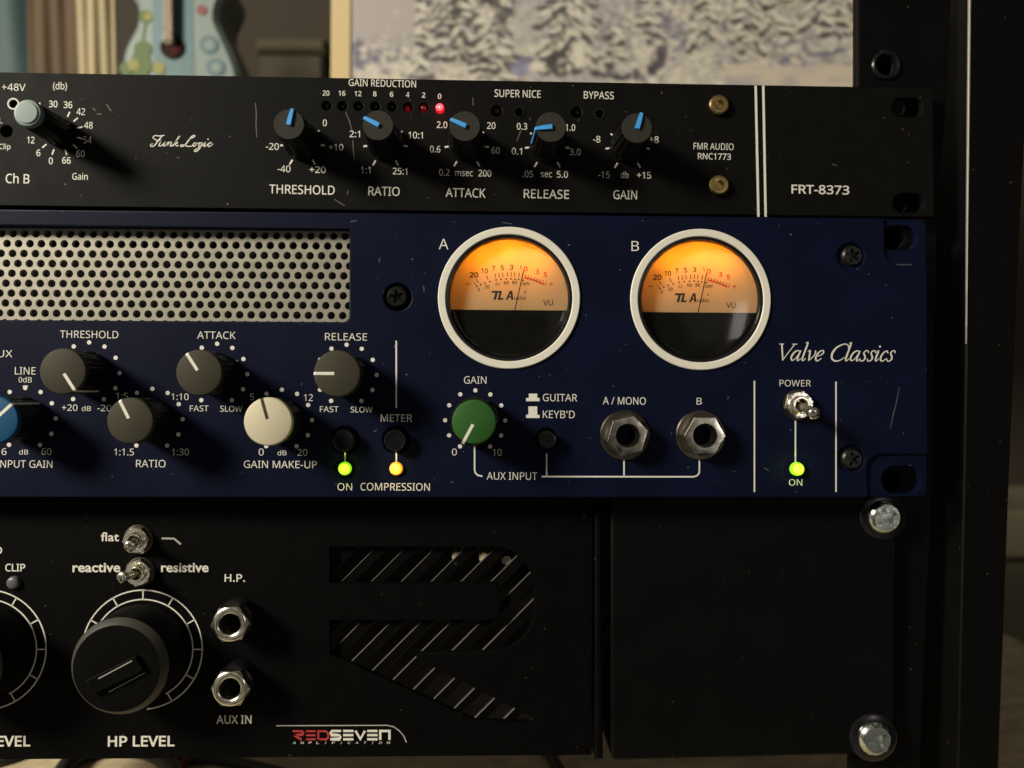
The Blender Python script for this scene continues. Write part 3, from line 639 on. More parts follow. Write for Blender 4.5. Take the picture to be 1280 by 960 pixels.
# push buttons
for (x, y, r) in BUT:
    c = B(x, y); wb = MB()
    wb.lathe(c, [(L(r), -.5), (L(r) * .97, -4.8)], M_inside, 32, cap1=True)
    R = L(r * .80)
    wb.lathe(c, [(R, -4.5), (R, 3.0), (R * .93, 3.5), (R * .85, 3.55), (R * .80, 3.35), (R * .3, 3.25)], M_bezel, 40); wb.build('push_button', blue)
led(blue, 431.3, 585.5, 8.3, 0, M_ledg, 'lit green LED'); led(blue, 495.3, 585.5, 8.3, 0, M_leda, 'lit amber LED'); led(blue, 995.3, 586, 8.6, 0, M_ledg, 'lit green LED', 2.4)
for x, y in SCREWS:
    c = B(x, y); wb = MB(); wb.lathe(c, [(L(17), -.3), (L(16.8), -3.2)], M_navy, 32, cap1=True); wb.build('screw_recess', blue)
    screw_head(blue, x, y, 14.8, -2.0, M_blackscrew, torx=5, dome=1.7)
jack(blue, 781, 543.5, 0, 31.5, 26.5, 12.4, 5.5, .25)
jack(blue, 875.5, 543.5, 0, 31.5, 26.5, 12.6, 5.5, .0)
toggle(blue, 996.5, 506, 0, 18.5, (1019, 517.5), 12, .25)

# round meters
def meter(cx, cy, dx, dy):
    """dx, dy move the dial print from where it lies in the left meter"""
    global mb
    c = B(cx, cy)
    mb = MB(); mb.lathe(c, [(L(89), .05), (L(89), .45), (L(88), .7), (L(80.3), .7), (L(79.3), .45), (L(79.0), -.5)], M_ring, 96, cap1=False)
    o = mb.build('round_meter', blue, org=(c[0], c[1], 0))
    wd = -3.4
    mb = MB(); mb.lathe(c, [(L(79.2), .4), (L(78.5), .55), (L(76), .4), (L(74.5), -.2), (L(74.0), -1.0)], M_bezel, 96, cap1=False)
    mb.build('bezel', o)
    mb = MB(); mb.lathe(c, [(L(79.2), .3), (L(84), -1.4), (L(84), -17)], M_ring, 72, cap1=True)
    mb.build('housing', o)
    mb = MB(); mb.disc(c, L(83.8), wd, M_dial, 72); mb.build('dial_card', o, 0)
    mb = MB(); mb.lathe(c, [(L(74.4), -.9), (L(73), -.4), (L(70.5), -.25), (L(69.5), -.55), (L(60), -.25), (L(35), .05), (L(8), .15)], glass, 72); mb.build('lens', o, 30)
    Dp = lambda x, y, w=wd: U(x + dx, y + dy, w)
    # lower black cover in front of the dial
    v0 = Dp(640, 387.5, wd + 1.2)[1]; R = L(83.5); cc = c
    ah = math.asin((v0 - cc[1]) / R); pts = [(cc[0] + R * cos(a), cc[1] + R * sin(a)) for a in [ah - k * (pi + 2 * ah) / 40 for k in range(41)]]
    mb = MB(); mb.prism(pts, wd + .1, wd + 1.2, M_cover, .15); mb.build('lower_cover', o)
    # print: measured in the left meter, 8.73 times enlarged
    mb = MB(); w = wd + .03
    t0 = lambda s, x, y, wpx, h, m=M_dialink, bold=.022, **k: txt(mb, s, 570 + x / 8.73 + dx, 290 + y / 8.73 + dy, wpx / 8.73, h / 8.73, w, m, bold, **k)
    l0 = lambda pts, wd_, m=M_dialink: mb.ribbon([U(570 + x / 8.73 + dx, 290 + y / 8.73 + dy, w) for x, y in pts], w, m, L(wd_ / 8.73, w))
    t0('20', 197, 468, 96, 62, bold=.03); t0('10', 312, 424, 72, 58); t0('7', 410, 396, 36, 52); t0('5', 506, 390, 38, 54); t0('3', 605, 385, 40, 56); t0('1', 704, 388, 16, 52)
    t0('0', 760, 402, 44, 56, M_dialred); t0('3', 888, 436, 38, 54, M_dialred); t0('5', 975, 464, 38, 54, M_dialred)
    l0([(98, 568), (158, 568)], 8); l0([(1012, 568), (1062, 568)], 8, M_dialred); l0([(1037, 545), (1037, 592)], 8, M_dialred)
    for a in (((218, 512), (248, 556)), ((332, 472), (350, 522)), ((425, 450), (434, 500)), ((466, 446), (476, 496)), ((507, 443), (515, 490)), ((560, 440), (565, 488)), ((602, 438), (602, 486)), ((642, 440), (638, 488)), ((692, 444), (684, 492)), ((733, 436), (720, 500))): l0(a, 9)
    l0([(746, 497), (860, 526), (962, 574)], 15, M_dialred)
    for k in range(8): t = k / 7; x, y = 752 + 226 * t, 465 + 66 * t + 10 * t; l0([(x + 8, y - 2), (x - 6, y + 46)], 10, M_dialred)
    for x, y in ((228, 594), (268, 574), (316, 558), (370, 540), (437, 524), (491, 516), (548, 513), (600, 510), (643, 515), (683, 519), (732, 527)): dot(mb, 570 + x / 8.73 + dx, 290 + y / 8.73 + dy, 1.15, w, M_dialink)
    l0([(195, 552), (235, 600)], 7)
    t0('0', 248, 628, 26, 36); t0('20', 340, 598, 52, 38); t0('40', 450, 568, 52, 36, bold=0.); t0('60', 550, 553, 56, 38); t0('80', 640, 552, 56, 38); t0('100%', 752, 566, 110, 36)
    t0('VU', 1003, 772, 108, 62, bold=.006)
    for q in ([(392, 642), (490, 642), (486, 664), (388, 664)], [(428, 664), (456, 664), (436, 740), (408, 740)], [(480, 642), (502, 642), (480, 740), (452, 740)], [(462, 720), (520, 720), (512, 740), (452, 740)],
              [(542, 740), (586, 642), (606, 642), (566, 740)], [(592, 642), (614, 642), (626, 740), (602, 740)], [(566, 700), (612, 700), (612, 716), (562, 716)]):
        mb.add([(*U(570 + x / 8.73 + dx, 290 + y / 8.73 + dy, w), w + .002) for x, y in q], [(0, 1, 2, 3)], M_dialink)
    t0('udio', 698, 718, 128, 44, bold=.01); t0('o', 752, 658, 24, 22)
    mb.build('dial_print', o, 0)
    mb = MB(); wn = wd + 1.0
    mb.ribbon([U(643.4 + dx, 389 + dy, wn), U(654.5 + dx, 338 + dy, wn)], wn, M_dialink, L(1.3, wn)); mb.build('needle', o, 0)
    # the lamps inside, behind the top of the bezel
    for lx, ly, e in ((-34, 51, .0064), (0, 59, .0080), (34, 51, .0064)):
        l = bpy.data.lights.new('meter_lamp', 'POINT'); l.energy = e; l.color = (1, .27, .004); l.shadow_soft_size = .001
        lo = bpy.data.objects.new('meter_lamp', l); COL.objects.link(lo); lo.parent = o
        lo.location = WV(*(Vector((c[0] + L(lx), c[1] + L(ly), wd - 6.0)) - BASE[o]))
    return o
meter(*METERS[0], 0, 0)
meter(*METERS[1], 229, 3)

# ================================================================== lower unit
w3 = -10.0
low = thing('audio_unit', 'matt black rack unit with R-shaped slatted vent, lowest of the three', 'audio unit', (*U(640, 940, w3), w3), GROUP)
def G(px, py): return U(px, py, w3)
lv0, lv1 = G(400, 946.5)[1], G(400, 612)[1]; lr = G(740, 800)[0]
# R outline in photo pixels
q_ = lambda x, y: (400 + x / 3.841, 670 + y / 3.841)
Rp = [(46, 52), (860, 52), (920, 72), (975, 115), (1012, 175), (1027, 250), (1028, 370), (1010, 440), (965, 500), (900, 540), (820, 556), (480, 562), (455, 572), (470, 592), (640, 680), (860, 790), (940, 830), (1015, 868), (1026, 880), (1016, 896), (990, 893), (740, 886), (690, 862), (140, 608), (46, 566), (46, 404), (852, 404), (868, 330), (852, 240), (828, 226), (46, 226)]
Rp = [G(*q_(*p)) for p in Rp]
holes = [Rp]
mb = MB(); plate(mb, [(LEFT, lv0), (lr, lv0), (lr, lv1), (LEFT, lv1)], holes, w3, 2.4, M_blackb, .2); mb.build('front_panel', low, org=(0, -70, w3))
# slats behind the cut-out
mb = MB(); ws = w3 - 2.6
def inpoly(p, poly):
    r = False
    for i in range(len(poly)):
        a, b = poly[i - 1], poly[i]
        if (a[1] > p[1]) != (b[1] > p[1]) and p[0] < (b[0] - a[0]) * (p[1] - a[1]) / (b[1] - a[1]) + a[0]: r = not r
    return r
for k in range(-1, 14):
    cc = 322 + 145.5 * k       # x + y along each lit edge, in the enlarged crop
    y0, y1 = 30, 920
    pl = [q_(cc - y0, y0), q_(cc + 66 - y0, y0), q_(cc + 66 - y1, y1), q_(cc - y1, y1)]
    mb.prism([G(*p) for p in pl], ws - 1.6, ws, M_blackb, .12, side=M_slatedge)  # slat sides painted lighter, as if catching the light
fr0, fr1 = G(*q_(20, 20)), G(*q_(1060, 930))
mb.build('slatted_vent', low)
mb = MB(); mb.box(G(395, 0)[0], G(690, 0)[0], lv0 + 2, lv1 - 4, -34, -32, M_inside); mb.build('inner_baffle', low)
mb = MB()
for (xa, xb, y, n) in ((566, 578, 688, 0), (598, 612, 689, 1), (628, 638, 692, 2)):
    p0, p1 = U(xa, y + 4, -20), U(xb, y - 4, -20); mb = MB(); mb.lathe(((p0[0] + p1[0]) / 2, p0[1]), [(1.7, -30), (1.7, -14.9), (1.4, -14.5)], M_shelf if n < 2 else M_nickel, 16); mb.build('capacitor', low)
# sleeve of the case around the panel, and the shadow gap
mb = MB(); mb.prism([G(743, 640), G(752, 633), G(753, 947), G(743, 947)], w3 - 50, w3 + 1.6, M_blackb, .7); mb.build('case_side', low)
mb = MB(); chassis(mb, LEFT + 3, G(742, 800)[0], lv0 + .6, lv1 - .6, w3 - 42, w3 - 26, M_blackb); mb.build('chassis', low)
# wide blank ear
mb = MB(); wq = w3 + .6; Q = lambda x, y: U(x, y, wq)
ear = arc_px(Q(770, 612), 1.6, 180, 90, 5) + [Q(1122, 610), Q(1119, 941), Q(1075, 944)] + [Q(775, 951.5)] + arc_px((Q(770, 946)[0], Q(770, 945)[1]), 1.5, 270, 180, 5)
mb.prism(ear, wq - 2.5, wq, M_ear, .8); mb.prism([Q(764, 618), Q(769, 618), Q(769, 945), Q(764, 945)], wq - 48, wq - 1.2, M_ear); mb.build('mounting_ear', low)
for x, y in ((1105, 646), (1093, 922)):
    c = Q(x, y); wb = MB(); wb.lathe((c[0] - .6, c[1] + .3), [(L(30, wq), wq), (L(30, wq), wq + .7), (L(27, wq), wq + 1.1), (L(14, wq), wq + 1.1)], M_bezel, 40, cap1=True); wb.build('washer', low)
    screw_head(low, x, y, 22, wq + 1.1, M_zinc, torx=4, dome=2.2)

T = lambda s, x, y, wd, h, bold=.012, m=M_ink, **k: txt(mb, s, x, y, wd, h, w3 + .03, m, bold, rot=-.002, **k)
mb = MB(); bi = dict(builtin=True)
T('flat', 137.5, 671, 22, 11, .012, **bi); T('reactive', 120.5, 709.5, 58, 11.5, .02, **bi); T('resistive', 231, 709.5, 58, 11.5, .02, **bi); T('H.P.', 293.5, 722.5, 25, 9.5, .012); T('CLIP', 19, 709.5, 24, 9.5, .012); T('D', -1.5, 688, 8, 9)
line(mb, [(202, 673), (217.5, 673.2), (226, 680.5)], 2.2, w3 + .03, M_inkdim)
T('AUX IN', 292.5, 899.5, 43, 10.5); mb.build_each('lettering', low)
def big_scale(cx, cy, a0, a1, b1, lab):
    global mb
    mb = MB(); c = G(cx, cy); w = w3 + .03
    for R, e in ((73, a1), (61.5, b1)):
        mb.ribbon([(c[0] + L(R, w) * sin(radians(a)), c[1] + L(R, w) * cos(radians(a))) for a in [a0 + (e - a0) * k / 60 for k in range(61)]], w, M_ink, L(1.6, w))
    for a in range(-150, 151, 30):
        if a < a0: continue
        mb.ribbon([(c[0] + L(R, w) * sin(radians(a)), c[1] + L(R, w) * cos(radians(a))) for R in (61.5, 73)], w, M_ink, L(1.6, w))
    T(*lab); mb.build('dial_scale', low, 0)
big_scale(178, 812, -160, 175, 152, ('HP LEVEL', 176.5, 926.5, 81, 13, .02))
big_scale(-18, 812, -160, 175, 152, ('LEVEL', 12, 926.5, 50, 13, .02))
def big_knob(px, py):
    c = G(px, py); wf = w3 + 17.5; r = L(60, wf); kb = MB()
    kb.lathe(c, [(r * 1.0, w3 + .8), (r * 1.02, w3 + 1.2), (r * 1.0, wf - 2.35)], M_hpknob, 96, cap1=False, cap0=True)
    o = kb.build('knob', low, org=(c[0], c[1], w3))
    cb = MB(); cb.lathe(c, [(r * 1.0, wf - 2.4), (r * .99, wf - 2.2), (r * .89, wf - .1), (r * .88, wf)], M_hpbevel, 96, cap1=False); cb.build('bevel_rim', o)
    cb = MB(); cb.lathe(c, [(r * .885, wf - .02), (r * .86, wf + .02), (r * .4, wf - .15)], M_hpknob, 96); cb.build('cap', o)
    pb = MB(); a = radians(28); X = Matrix.Translation((c[0] + .6, c[1] - 1.0, 0)) @ Matrix.Rotation(a, 4, 'Z')
    pb.prism([(-r * .62, -r * .155), (r * .50, -r * .20), (r * .50, r * .13), (-r * .62, r * .155)], wf - .2, wf + 1.5, M_hpknob, .18, X=X); ob = pb.build('finger_grip', o)
    pb = MB(); pb.prism([(-r * .36, -.14), (r * .40, -.14), (r * .40, .14), (-r * .36, .14)], wf + 1.45, wf + 1.56, M_inkdim, X=X @ Matrix.Translation((0, r * .08, 0))); pb.build('pointer', o)
    pb = MB(); pb.prism([(-r * .36, -.12), (r * .46, -.12), (r * .46, .12), (-r * .36, .12)], wf - .1, wf + .08, M_inkdim, X=X @ Matrix.Translation((0, -r * .27, 0))); pb.build('pointer', o)
big_knob(178, 812); big_knob(-18, 812)
led(low, 18, 728, 8, w3, M_ledgrey, 'unlit milky LED')
toggle(low, 173.5, 674, w3, 17, (162.5, 683), w3 + 10, .1)
toggle(low, 176, 714.5, w3, 17, (151, 722), w3 + 10, .35)
jack(low, 299, 770, w3, 23.5, 24.5, 13.2, 9.0, .1, flange=True)
jack(low, 299, 848, w3, 23.5, 24.5, 13.2, 9.0, .0, flange=True)
# maker's badge
mb = MB(); w = w3 + .03; z_ = lambda x, y: (340 + x / 7.11, 890 + y / 7.11)
ln = lambda pts, m, wd=17: mb.ribbon([G(*z_(*p)) for p in pts], w, m, L(wd / 7.11, w))
R_ = M_red_ink; I_ = M_ink
ln([(185, 170), (268, 170), (280, 184), (272, 200), (200, 206)], R_); ln([(196, 206), (262, 246)], R_, 20)
for y in (170, 206, 242): ln([(302, y), (388, y)], R_)
ln([(410, 242), (412, 170), (480, 170), (500, 190), (500, 225), (484, 242), (420, 242)], R_)
ln([(614, 168), (530, 168), (522, 184), (530, 203), (600, 206), (608, 222), (600, 240), (518, 242)], I_, 20)
for x0_ in (632, 846):
    for y in (168, 205, 242): ln([(x0_, y), (x0_ + 92, y)], I_, 20)
ln([(742, 166), (785, 240), (826, 166)], I_, 20); ln([(962, 248), (962, 168), (1044, 168), (1044, 248)], I_, 20)
for k, ch_ in enumerate('AMPLIFICATION'): txt(mb, ch_, *z_(200 + k * 69.5, 273), (26 if ch_ != 'I' else 8) / 7.11, 20 / 7.11, w, M_ink, .0, shear=.25)
ln([(36, 122), (560, 120), (1020, 118), (1080, 130), (1130, 165), (1172, 215), (1195, 270)], M_inkdim, 9)
mb.build('badge', low, 0)

def scuffs(parent, w, marks, material):
    for m in marks:
        mb = MB(); k = len(m) - 1
        mb.ribbon([(*U(x, y, w), L(.5 + 1.1 * sin(pi * (i + .6) / (k + 1.2)), w)) for i, (x, y) in enumerate(m)], w + .02, material); mb.build('scratch', parent, 0)
M_scr = mat('scratched_paint', (.058, .056, .052), .6, noise=.6, nscale=900)
scuffs(top, w1, [[(319, 128), (320.5, 142), (320, 156), (321, 172)], [(432, 140), (437, 152), (441, 168)], [(441, 175), (441.5, 186), (443, 200)], [(418, 249), (424, 253), (431, 257)], [(435, 238), (434, 243)], [(133, 130), (139, 139)], [(116, 135), (119.5, 138.5)], [(121, 142.5), (127, 142.5)], [(591, 122), (591.5, 132)], [(286, 170), (288, 171)], [(221, 197), (224, 197.2)], [(80, 230), (83, 230.5)], [(646, 176), (650, 166), (651.5, 163)], [(1040, 205), (1046, 207)]], M_scr)
scuffs(blue, 0, [[(1124, 484), (1120, 505), (1116, 520), (1113, 536)], [(955, 585), (961, 588)], [(529, 357), (530, 361), (530, 365)], [(467, 540), (471, 537)], [(474, 328), (475, 322)], [(438, 277), (446, 276)], [(628, 278), (640, 280)], [(1120, 330.6), (1128, 330.8), (1140, 330.8)]], M_scrblue)

# ================================================================== behind and around the rack
def cloth(name, label, cat, path, amp, w, y0, y1, material, seed, thick=1.5, dx=0):
    rnd = random.Random(seed); mb = MB(); n = 40; m_ = 14; vs = []; fs = []
    for j in range(m_ + 1):
        t = j / m_; y = y0 + (y1 - y0) * t
        xl = path[0][0] + (path[0][1] - path[0][0]) * t; xr = path[1][0] + (path[1][1] - path[1][0]) * t
        for i in range(n + 1):
            s = i / n; u, v = U(xl + (xr - xl) * s, y, w)
            vs.append((u, v, w + amp * (sin(s * 9.5 + seed + .9 * t) * .6 + .4 * sin(s * 21 + seed * 2 - 1.6 * t))))
    N = n + 1; M = len(vs); vs += [(a, b, c - thick) for a, b, c in vs]
    for j in range(m_):
        for i in range(n):
            a = j * N + i; fs += [(a, a + N, a + N + 1, a + 1), (M + a, M + a + 1, M + a + N + 1, M + a + N)]
    edge = [i for i in range(N)] + [j * N + n for j in range(1, m_ + 1)] + [m_ * N + i for i in range(n - 1, -1, -1)] + [j * N for j in range(m_ - 1, 0, -1)]
    fs += [(edge[k], edge[(k + 1) % len(edge)], M + edge[(k + 1) % len(edge)], M + edge[k]) for k in range(len(edge))]
    mb.add(vs, fs, material); o = mb.build(name, None, 60); o['label'] = label; o['category'] = cat; return o
M_teal = mat('teal_cloth', (.028, .062, .066), .7, noise=.45, nscale=20)
M_brown = mat('brown_cloth', (.075, .047, .022), .8, noise=.6, nscale=22)
M_beige = mat('beige_cloth', (.34, .28, .17), .8, noise=.15, nscale=30)
cloth('teal_cloth', 'teal cloth hanging in folds in the top left corner', 'cloth', ((-160, -160), (38, 54)), 7, -300, -120, 330, M_teal, 1.3)
cloth('brown_cloth', 'brown patterned cloth between the teal cloth and beige curtain', 'cloth', ((30, 40), (92, 106)), 2.2, -292, -120, 330, M_brown, 4.0)
cloth('beige_curtain', 'pale beige curtain beside the toy guitar', 'curtain', ((90, 100), (139, 148)), 2.8, -272, -120, 330, M_beige, 2.2)

# wall, cupboard
mb = MB(); M_wall = mat('brown_wall', (.028, .020, .011), .8, noise=.5, nscale=9)
p0, p1 = U(-1000, 1900, -560), U(2400, -900, -560); mb.box(p0[0], p1[0], p0[1], p1[1], -580, -560, M_wall); o = mb.build('wall', None, 0); o['kind'] = 'structure'
mb = MB(); M_box = mat('olive_board', (.065, .055, .028), .75, noise=.4, nscale=16)
box = thing('storage_box', 'olive brown box between the toy guitar and the snow picture', 'box', (*U(360, 330, -420), -420))
p0, p1 = U(322, 330, -400), U(405, 67, -400); mb.box(p0[0], p1[0], p0[1], p1[1], -460, -400, M_box, 3); mb.build('carton', box)
mb = MB(); p2 = U(330, 60, -400); mb.box(p0[0] - 2, p1[0] + 2, p1[1] + .3, p1[1] + 12, -463, -397, M_box, 3); mb.build('lid', box)

# toy guitar
wt = -235.0
tg = thing('toy_guitar', 'small pale blue toy guitar printed with flowers', 'toy guitar', (*U(222, 330, wt), wt))
Z = lambda x, y: U(140 + x / 7.11, y / 7.11, wt)
half_l = [(150, -260), (120, -160), (150, -70), (205, 10), (225, 80), (220, 170), (195, 250), (140, 350), (100, 450), (84, 560), (80, 660), (95, 780), (150, 880), (260, 960), (420, 1000), (600, 1005)]
half_r = [(800, 985), (950, 930), (1070, 840), (1130, 740), (1125, 640), (1095, 540), (1050, 430), (990, 300), (950, 215), (935, 150), (945, 60), (985, -30), (1015, -120), (1000, -210), (930, -300), (800, -360), (560, -380), (300, -350)]
outl = [p[:2] for p in smooth_pts([Z(*p) for p in half_l + half_r], 3)][:-1]
M_tgb = mat('toy_guitar_body_paint', (.165, .215, .20), .4, noise=.08, nscale=30)
M_tgp = mat('toy_guitar_blue_print', (.060, .145, .165), .45, noise=.2, nscale=90)
M_tgn = mat('toy_guitar_neck_wood', (.19, .125, .07), .5, noise=.2, nscale=60)
mb = MB(); mb.prism(outl, wt - 38, wt, M_tgb, 3); mb.build('body', tg)
mb = MB(); mb.add([(*Z(x, y), wt + .3) for x, y in ((365, -200), (715, -200), (722, 400), (745, 930), (370, 930), (360, 400))], [tuple(range(6))], M_tgp)
for k in range(6): mb.ribbon([Z(420 + k * 52, 480), Z(425 + k * 53, 900)], wt + .5, M_tgb, .35)
mb.build('sound_board', tg, 0)
mb = MB(); mb.prism([Z(490, -1200), Z(575, -1200), Z(575, 400), Z(490, 400)], wt + .4, wt + 6, M_tgn, .8)
for k in range(5): mb.ribbon([Z(497 + k * 17, -1200), Z(497 + k * 17, 440)], wt + 7, M_nickel, .22)
mb.build('neck', tg)
mb = MB(); c = Z(540, 425); r = L(104 / 7.11, wt)
mb.lathe(c, [(r, wt + .4), (r, wt + 1.4), (r * .86, wt + 1.5), (r * .82, wt + .7), (r * .3, wt + .6)], mat('dark_red_rosette', (.022, .007, .005), .6, spec=.1), 40); mb.disc(Z(570, 450), r * .4, wt + 1.6, mat('rosette_red', (.05, .006, .005), .6, spec=.1)); mb.build('sound_hole', tg)
M_fy = mat('flower_yellow', (.21, .20, .04), .6); M_fg = mat('leaf_green', (.058, .11, .016), .6); M_fr = mat('flower_red', (.18, .04, .045), .6); M_fb = mat('swirl_blue', (.055, .10, .11), .5)
def flower(name, blobs):
    mb = MB()
    for j, (x, y, r, m) in enumerate(blobs): mb.disc(Z(x, y), L(r / 7.11, wt), wt + .5 + .06 * j, m, 18)
    mb.build(name, tg, 0)
flower('printed_plant', ((275, 440, 78, M_fg), (255, 540, 85, M_fg), (300, 590, 60, M_fg), (130, 610, 60, M_fg), (260, 680, 70, M_fg), (195, 580, 52, M_fy), (420, 610, 56, M_fy)))
flower('printed_flower', ((300, 150, 58, M_fg), (325, 152, 38, M_fy))); flower('printed_flower', ((800, 90, 46, M_fr),))
mb = MB(); mb.ribbon([Z(300, 190), Z(285, 290), Z(275, 380)], wt + .45, M_fg, 1.0); mb.build('printed_stem', tg, 0)
for x, y in ((865, 400), (925, 600)): flower('printed_swirl', ((x, y, 82, M_fb), (x, y, 62, M_tgp), (x, y, 40, M_tgb)))

# snow picture: the print is painted per vertex on a fine grid
wi = -210.0
pic = thing('wall_picture', 'framed print of snow covered trees behind the top unit', 'picture', (*U(740, 200, wi), wi))
rnd = random.Random(5)
X0, X1, Y0, Y1 = 440, 1068, -150, 170; ST = 2.0
nx, ny = int((X1 - X0) / ST), int((Y1 - Y0) / ST)
img = [[None] * (nx + 1) for _ in range(ny + 1)]
SKY, CREAM, PALE, DARK, VIO, MID = (.33, .295, .27), (.47, .43, .335), (.36, .325, .285), (.045, .040, .038), (.105, .103, .155), (.185, .163, .155)
for j in range(ny + 1):
    for i in range(nx + 1):
        y = Y0 + j * ST; img[j][i] = list(SKY)
def blob(x, y, rx, ry, a, colr, k=1.0):
    ca, sa = cos(a), sin(a); R = max(rx, ry) * 1.3
    for j in range(max(0, int((y - R - Y0) / ST)), min(ny, int((y + R - Y0) / ST) + 1) + 1):
        if j > ny: break
        for i in range(max(0, int((x - R - X0) / ST)), min(nx, int((x + R - X0) / ST) + 1) + 1):
            if i > nx: break
            dx, dy = X0 + i * ST - x, Y0 + j * ST - y; p, q = (dx * ca + dy * sa) / rx, (-dx * sa + dy * ca) / ry; d = p * p + q * q
            if d < 1.5:
                f = k * min(1, max(0, (1.5 - d) / .9)); c = img[j][i]
                for n in range(3): c[n] += (colr[n] - c[n]) * f
def field(x0, x1, y0, y1, n, cols, rx, ry, k=.8, ang=(0, 3.1)):
    for _ in range(n): blob(rnd.uniform(x0, x1), rnd.uniform(y0, y1), rnd.uniform(*rx), rnd.uniform(*ry), rnd.uniform(*ang), rnd.choice(cols), k * rnd.uniform(.5, 1))
def speckle(n, kk):
    for _ in range(n):
        x, y = rnd.uniform(X0, X1), rnd.uniform(-60, 130)
        if x < 525 and y < 44 and rnd.random() < .95: continue
        if x > 905 and y > 80 and rnd.random() < .9: continue
        c = img[int((y - Y0) / ST)][int((x - X0) / ST)]; f = rnd.choice((.5, .65, .8, 1.2, 1.35))
        blob(x, y, rnd.uniform(1.6, 5), rnd.uniform(1.6, 3.4), rnd.uniform(0, 3.1), [min(.52, q * f) for q in c], kk)
# far woods
field(440, 700, 48, 75, 70, [MID, PALE, PALE], (4, 9), (3, 6), .6)
field(780, 1010, -60, 80, 420, [MID, MID, PALE, VIO, CREAM], (3, 8), (3, 9), .65)
field(690, 860, 20, 60, 60, [MID, PALE, VIO], (5, 12), (3, 6), .6)
field(855, 1005, -20, 78, 380, [PALE, MID, CREAM, MID, (.13, .105, .09)], (2, 5), (2, 5), .8)
field(440, 560, 62, 112, 150, [CREAM, PALE, CREAM, MID, VIO], (3, 8), (2.5, 6), .8)
for x, y, rx, ry in ((447, 60, 7, 12), (450, 78, 6, 9), (470, 73, 5, 5), (505, 70, 12, 4), (488, 74, 7, 4)): blob(x, y, rx, ry, 0, VIO, .85)
field(455, 570, 80, 112, 60, [CREAM], (5, 10), (3, 7), .8)
speckle(1600, .5)
# left conifer
field(540, 640, -60, 78, 150, [DARK, DARK, MID], (5, 10), (3, 7), .85, (.3, 1.2))
for a, b in (((530, 0), (600, 60)), ((555, -10), (588, 80)), ((560, 5), (640, 100)), ((600, 20), (618, 95))):
    for k in range(12): t = k / 11; blob(a[0] + (b[0] - a[0]) * t + rnd.uniform(-5, 5), a[1] + (b[1] - a[1]) * t, 6, 5, .8, DARK, .85)
field(540, 650, -60, 100, 190, [CREAM, PALE, PALE, CREAM, MID], (3, 7), (2, 4.5), .9, (.2, 1.4))
field(535, 600, 80, 112, 40, [CREAM, PALE], (5, 10), (3, 6), .8)
for x, y in ((532, 68), (546, 50), (570, 48), (578, 60), (596, 84), (608, 40), (614, 80)): blob(x, y, 5, 8, .2, DARK, .8)
field(528, 650, -60, 100, 120, [DARK, DARK, (.09, .08, .075)], (2, 5), (1.5, 3.5), .9, (.2, 1.3)); field(528, 650, -60, 105, 120, [(.52, .47, .36), CREAM], (2, 5), (1.5, 3.5), .9, (.2, 1.4))
blob(650, 78, 16, 10, 0, VIO, .9); blob(640, 92, 14, 9, 0, (.25, .24, .30), .9); blob(655, 30, 16, 30, 0, PALE, .6)
# big snowy tree
for x, y, rx, ry, a in ((690, 12, 20, 5, .1), (706, 30, 5, 20, 0), (700, 62, 22, 7, -.8), (690, 75, 6, 14, 0), (735, 50, 7, 14, .2), (740, 8, 9, 4, 0), (712, 70, 10, 9, 0), (695, 88, 5, 9, -.4), (722, 88, 9, 5, -.5), (745, 26, 8, 4, .4), (672, 34, 8, 4, 0)): blob(x, y, rx, ry, a, DARK, .92)
for x, y, rx, ry, a in ((722, 28, 7, 14, -.35), (700, 48, 6, 17, .6), (728, 72, 11, 7, -.7), (718, 80, 10, 5, -.2), (690, 26, 15, 5, 0), (728, 10, 12, 6, .5), (670, 83, 15, 6, -.2), (698, 80, 5, 6, 0), (665, 62, 18, 7, -.2), (742, 36, 6, 7, 0)): blob(x, y, rx, ry, a, CREAM, .95)
field(690, 760, -100, -2, 50, [CREAM, DARK, MID], (4, 9), (3, 7), .8)
# bushes and snow
field(745, 905, 45, 110, 230, [CREAM, CREAM, PALE, PALE, MID, VIO], (4, 9), (3, 6), .8)
for x, y, rx, ry, a in ((825, 70, 10, 16, .2), (818, 82, 8, 14, .3), (812, 52, 4, 8, .5), (830, 50, 3, 8, -.4), (795, 92, 4, 8, 0), (765, 90, 10, 5, -.4), (745, 75, 6, 4, 0), (760, 48, 8, 5, 0)): blob(x, y, rx, ry, a, (.075, .060, .070), .9)
field(830, 900, 70, 110, 60, [CREAM, PALE], (4, 9), (3, 7), .85)
field(925, 1005, -80, 42, 200, [CREAM, PALE, (.42, .36, .24), MID], (1.5, 3.5), (4, 9), .7, (-.2, .2))
field(905, 1068, 45, 75, 110, [CREAM, PALE, CREAM, MID], (4, 9), (2, 5), .75, (-.5, .1))
field(1005, 1068, -80, 35, 100, [DARK, DARK, MID], (4, 9), (3, 7), .9); field(1010, 1068, -60, 34, 46, [CREAM, PALE, MID], (3, 7), (2, 4), .9)
for x, y, rx, ry, a in ((985, 73, 9, 4, -.5), (1030, 67, 22, 3, -.12), (1006, 58, 4, 6, 0), (1050, 62, 10, 3, -.1)): blob(x, y, rx, ry, a, VIO, .75)
field(905, 1068, 82, 170, 60, [(.47, .40, .30), (.49, .42, .31)], (16, 30), (5, 9), .8, (-.05, .05)); blob(930, 98, 22, 5, -.1, (.33, .29, .28), .6)
field(440, 905, 110, 170, 120, [CREAM, PALE], (8, 16), (4, 8), .8)
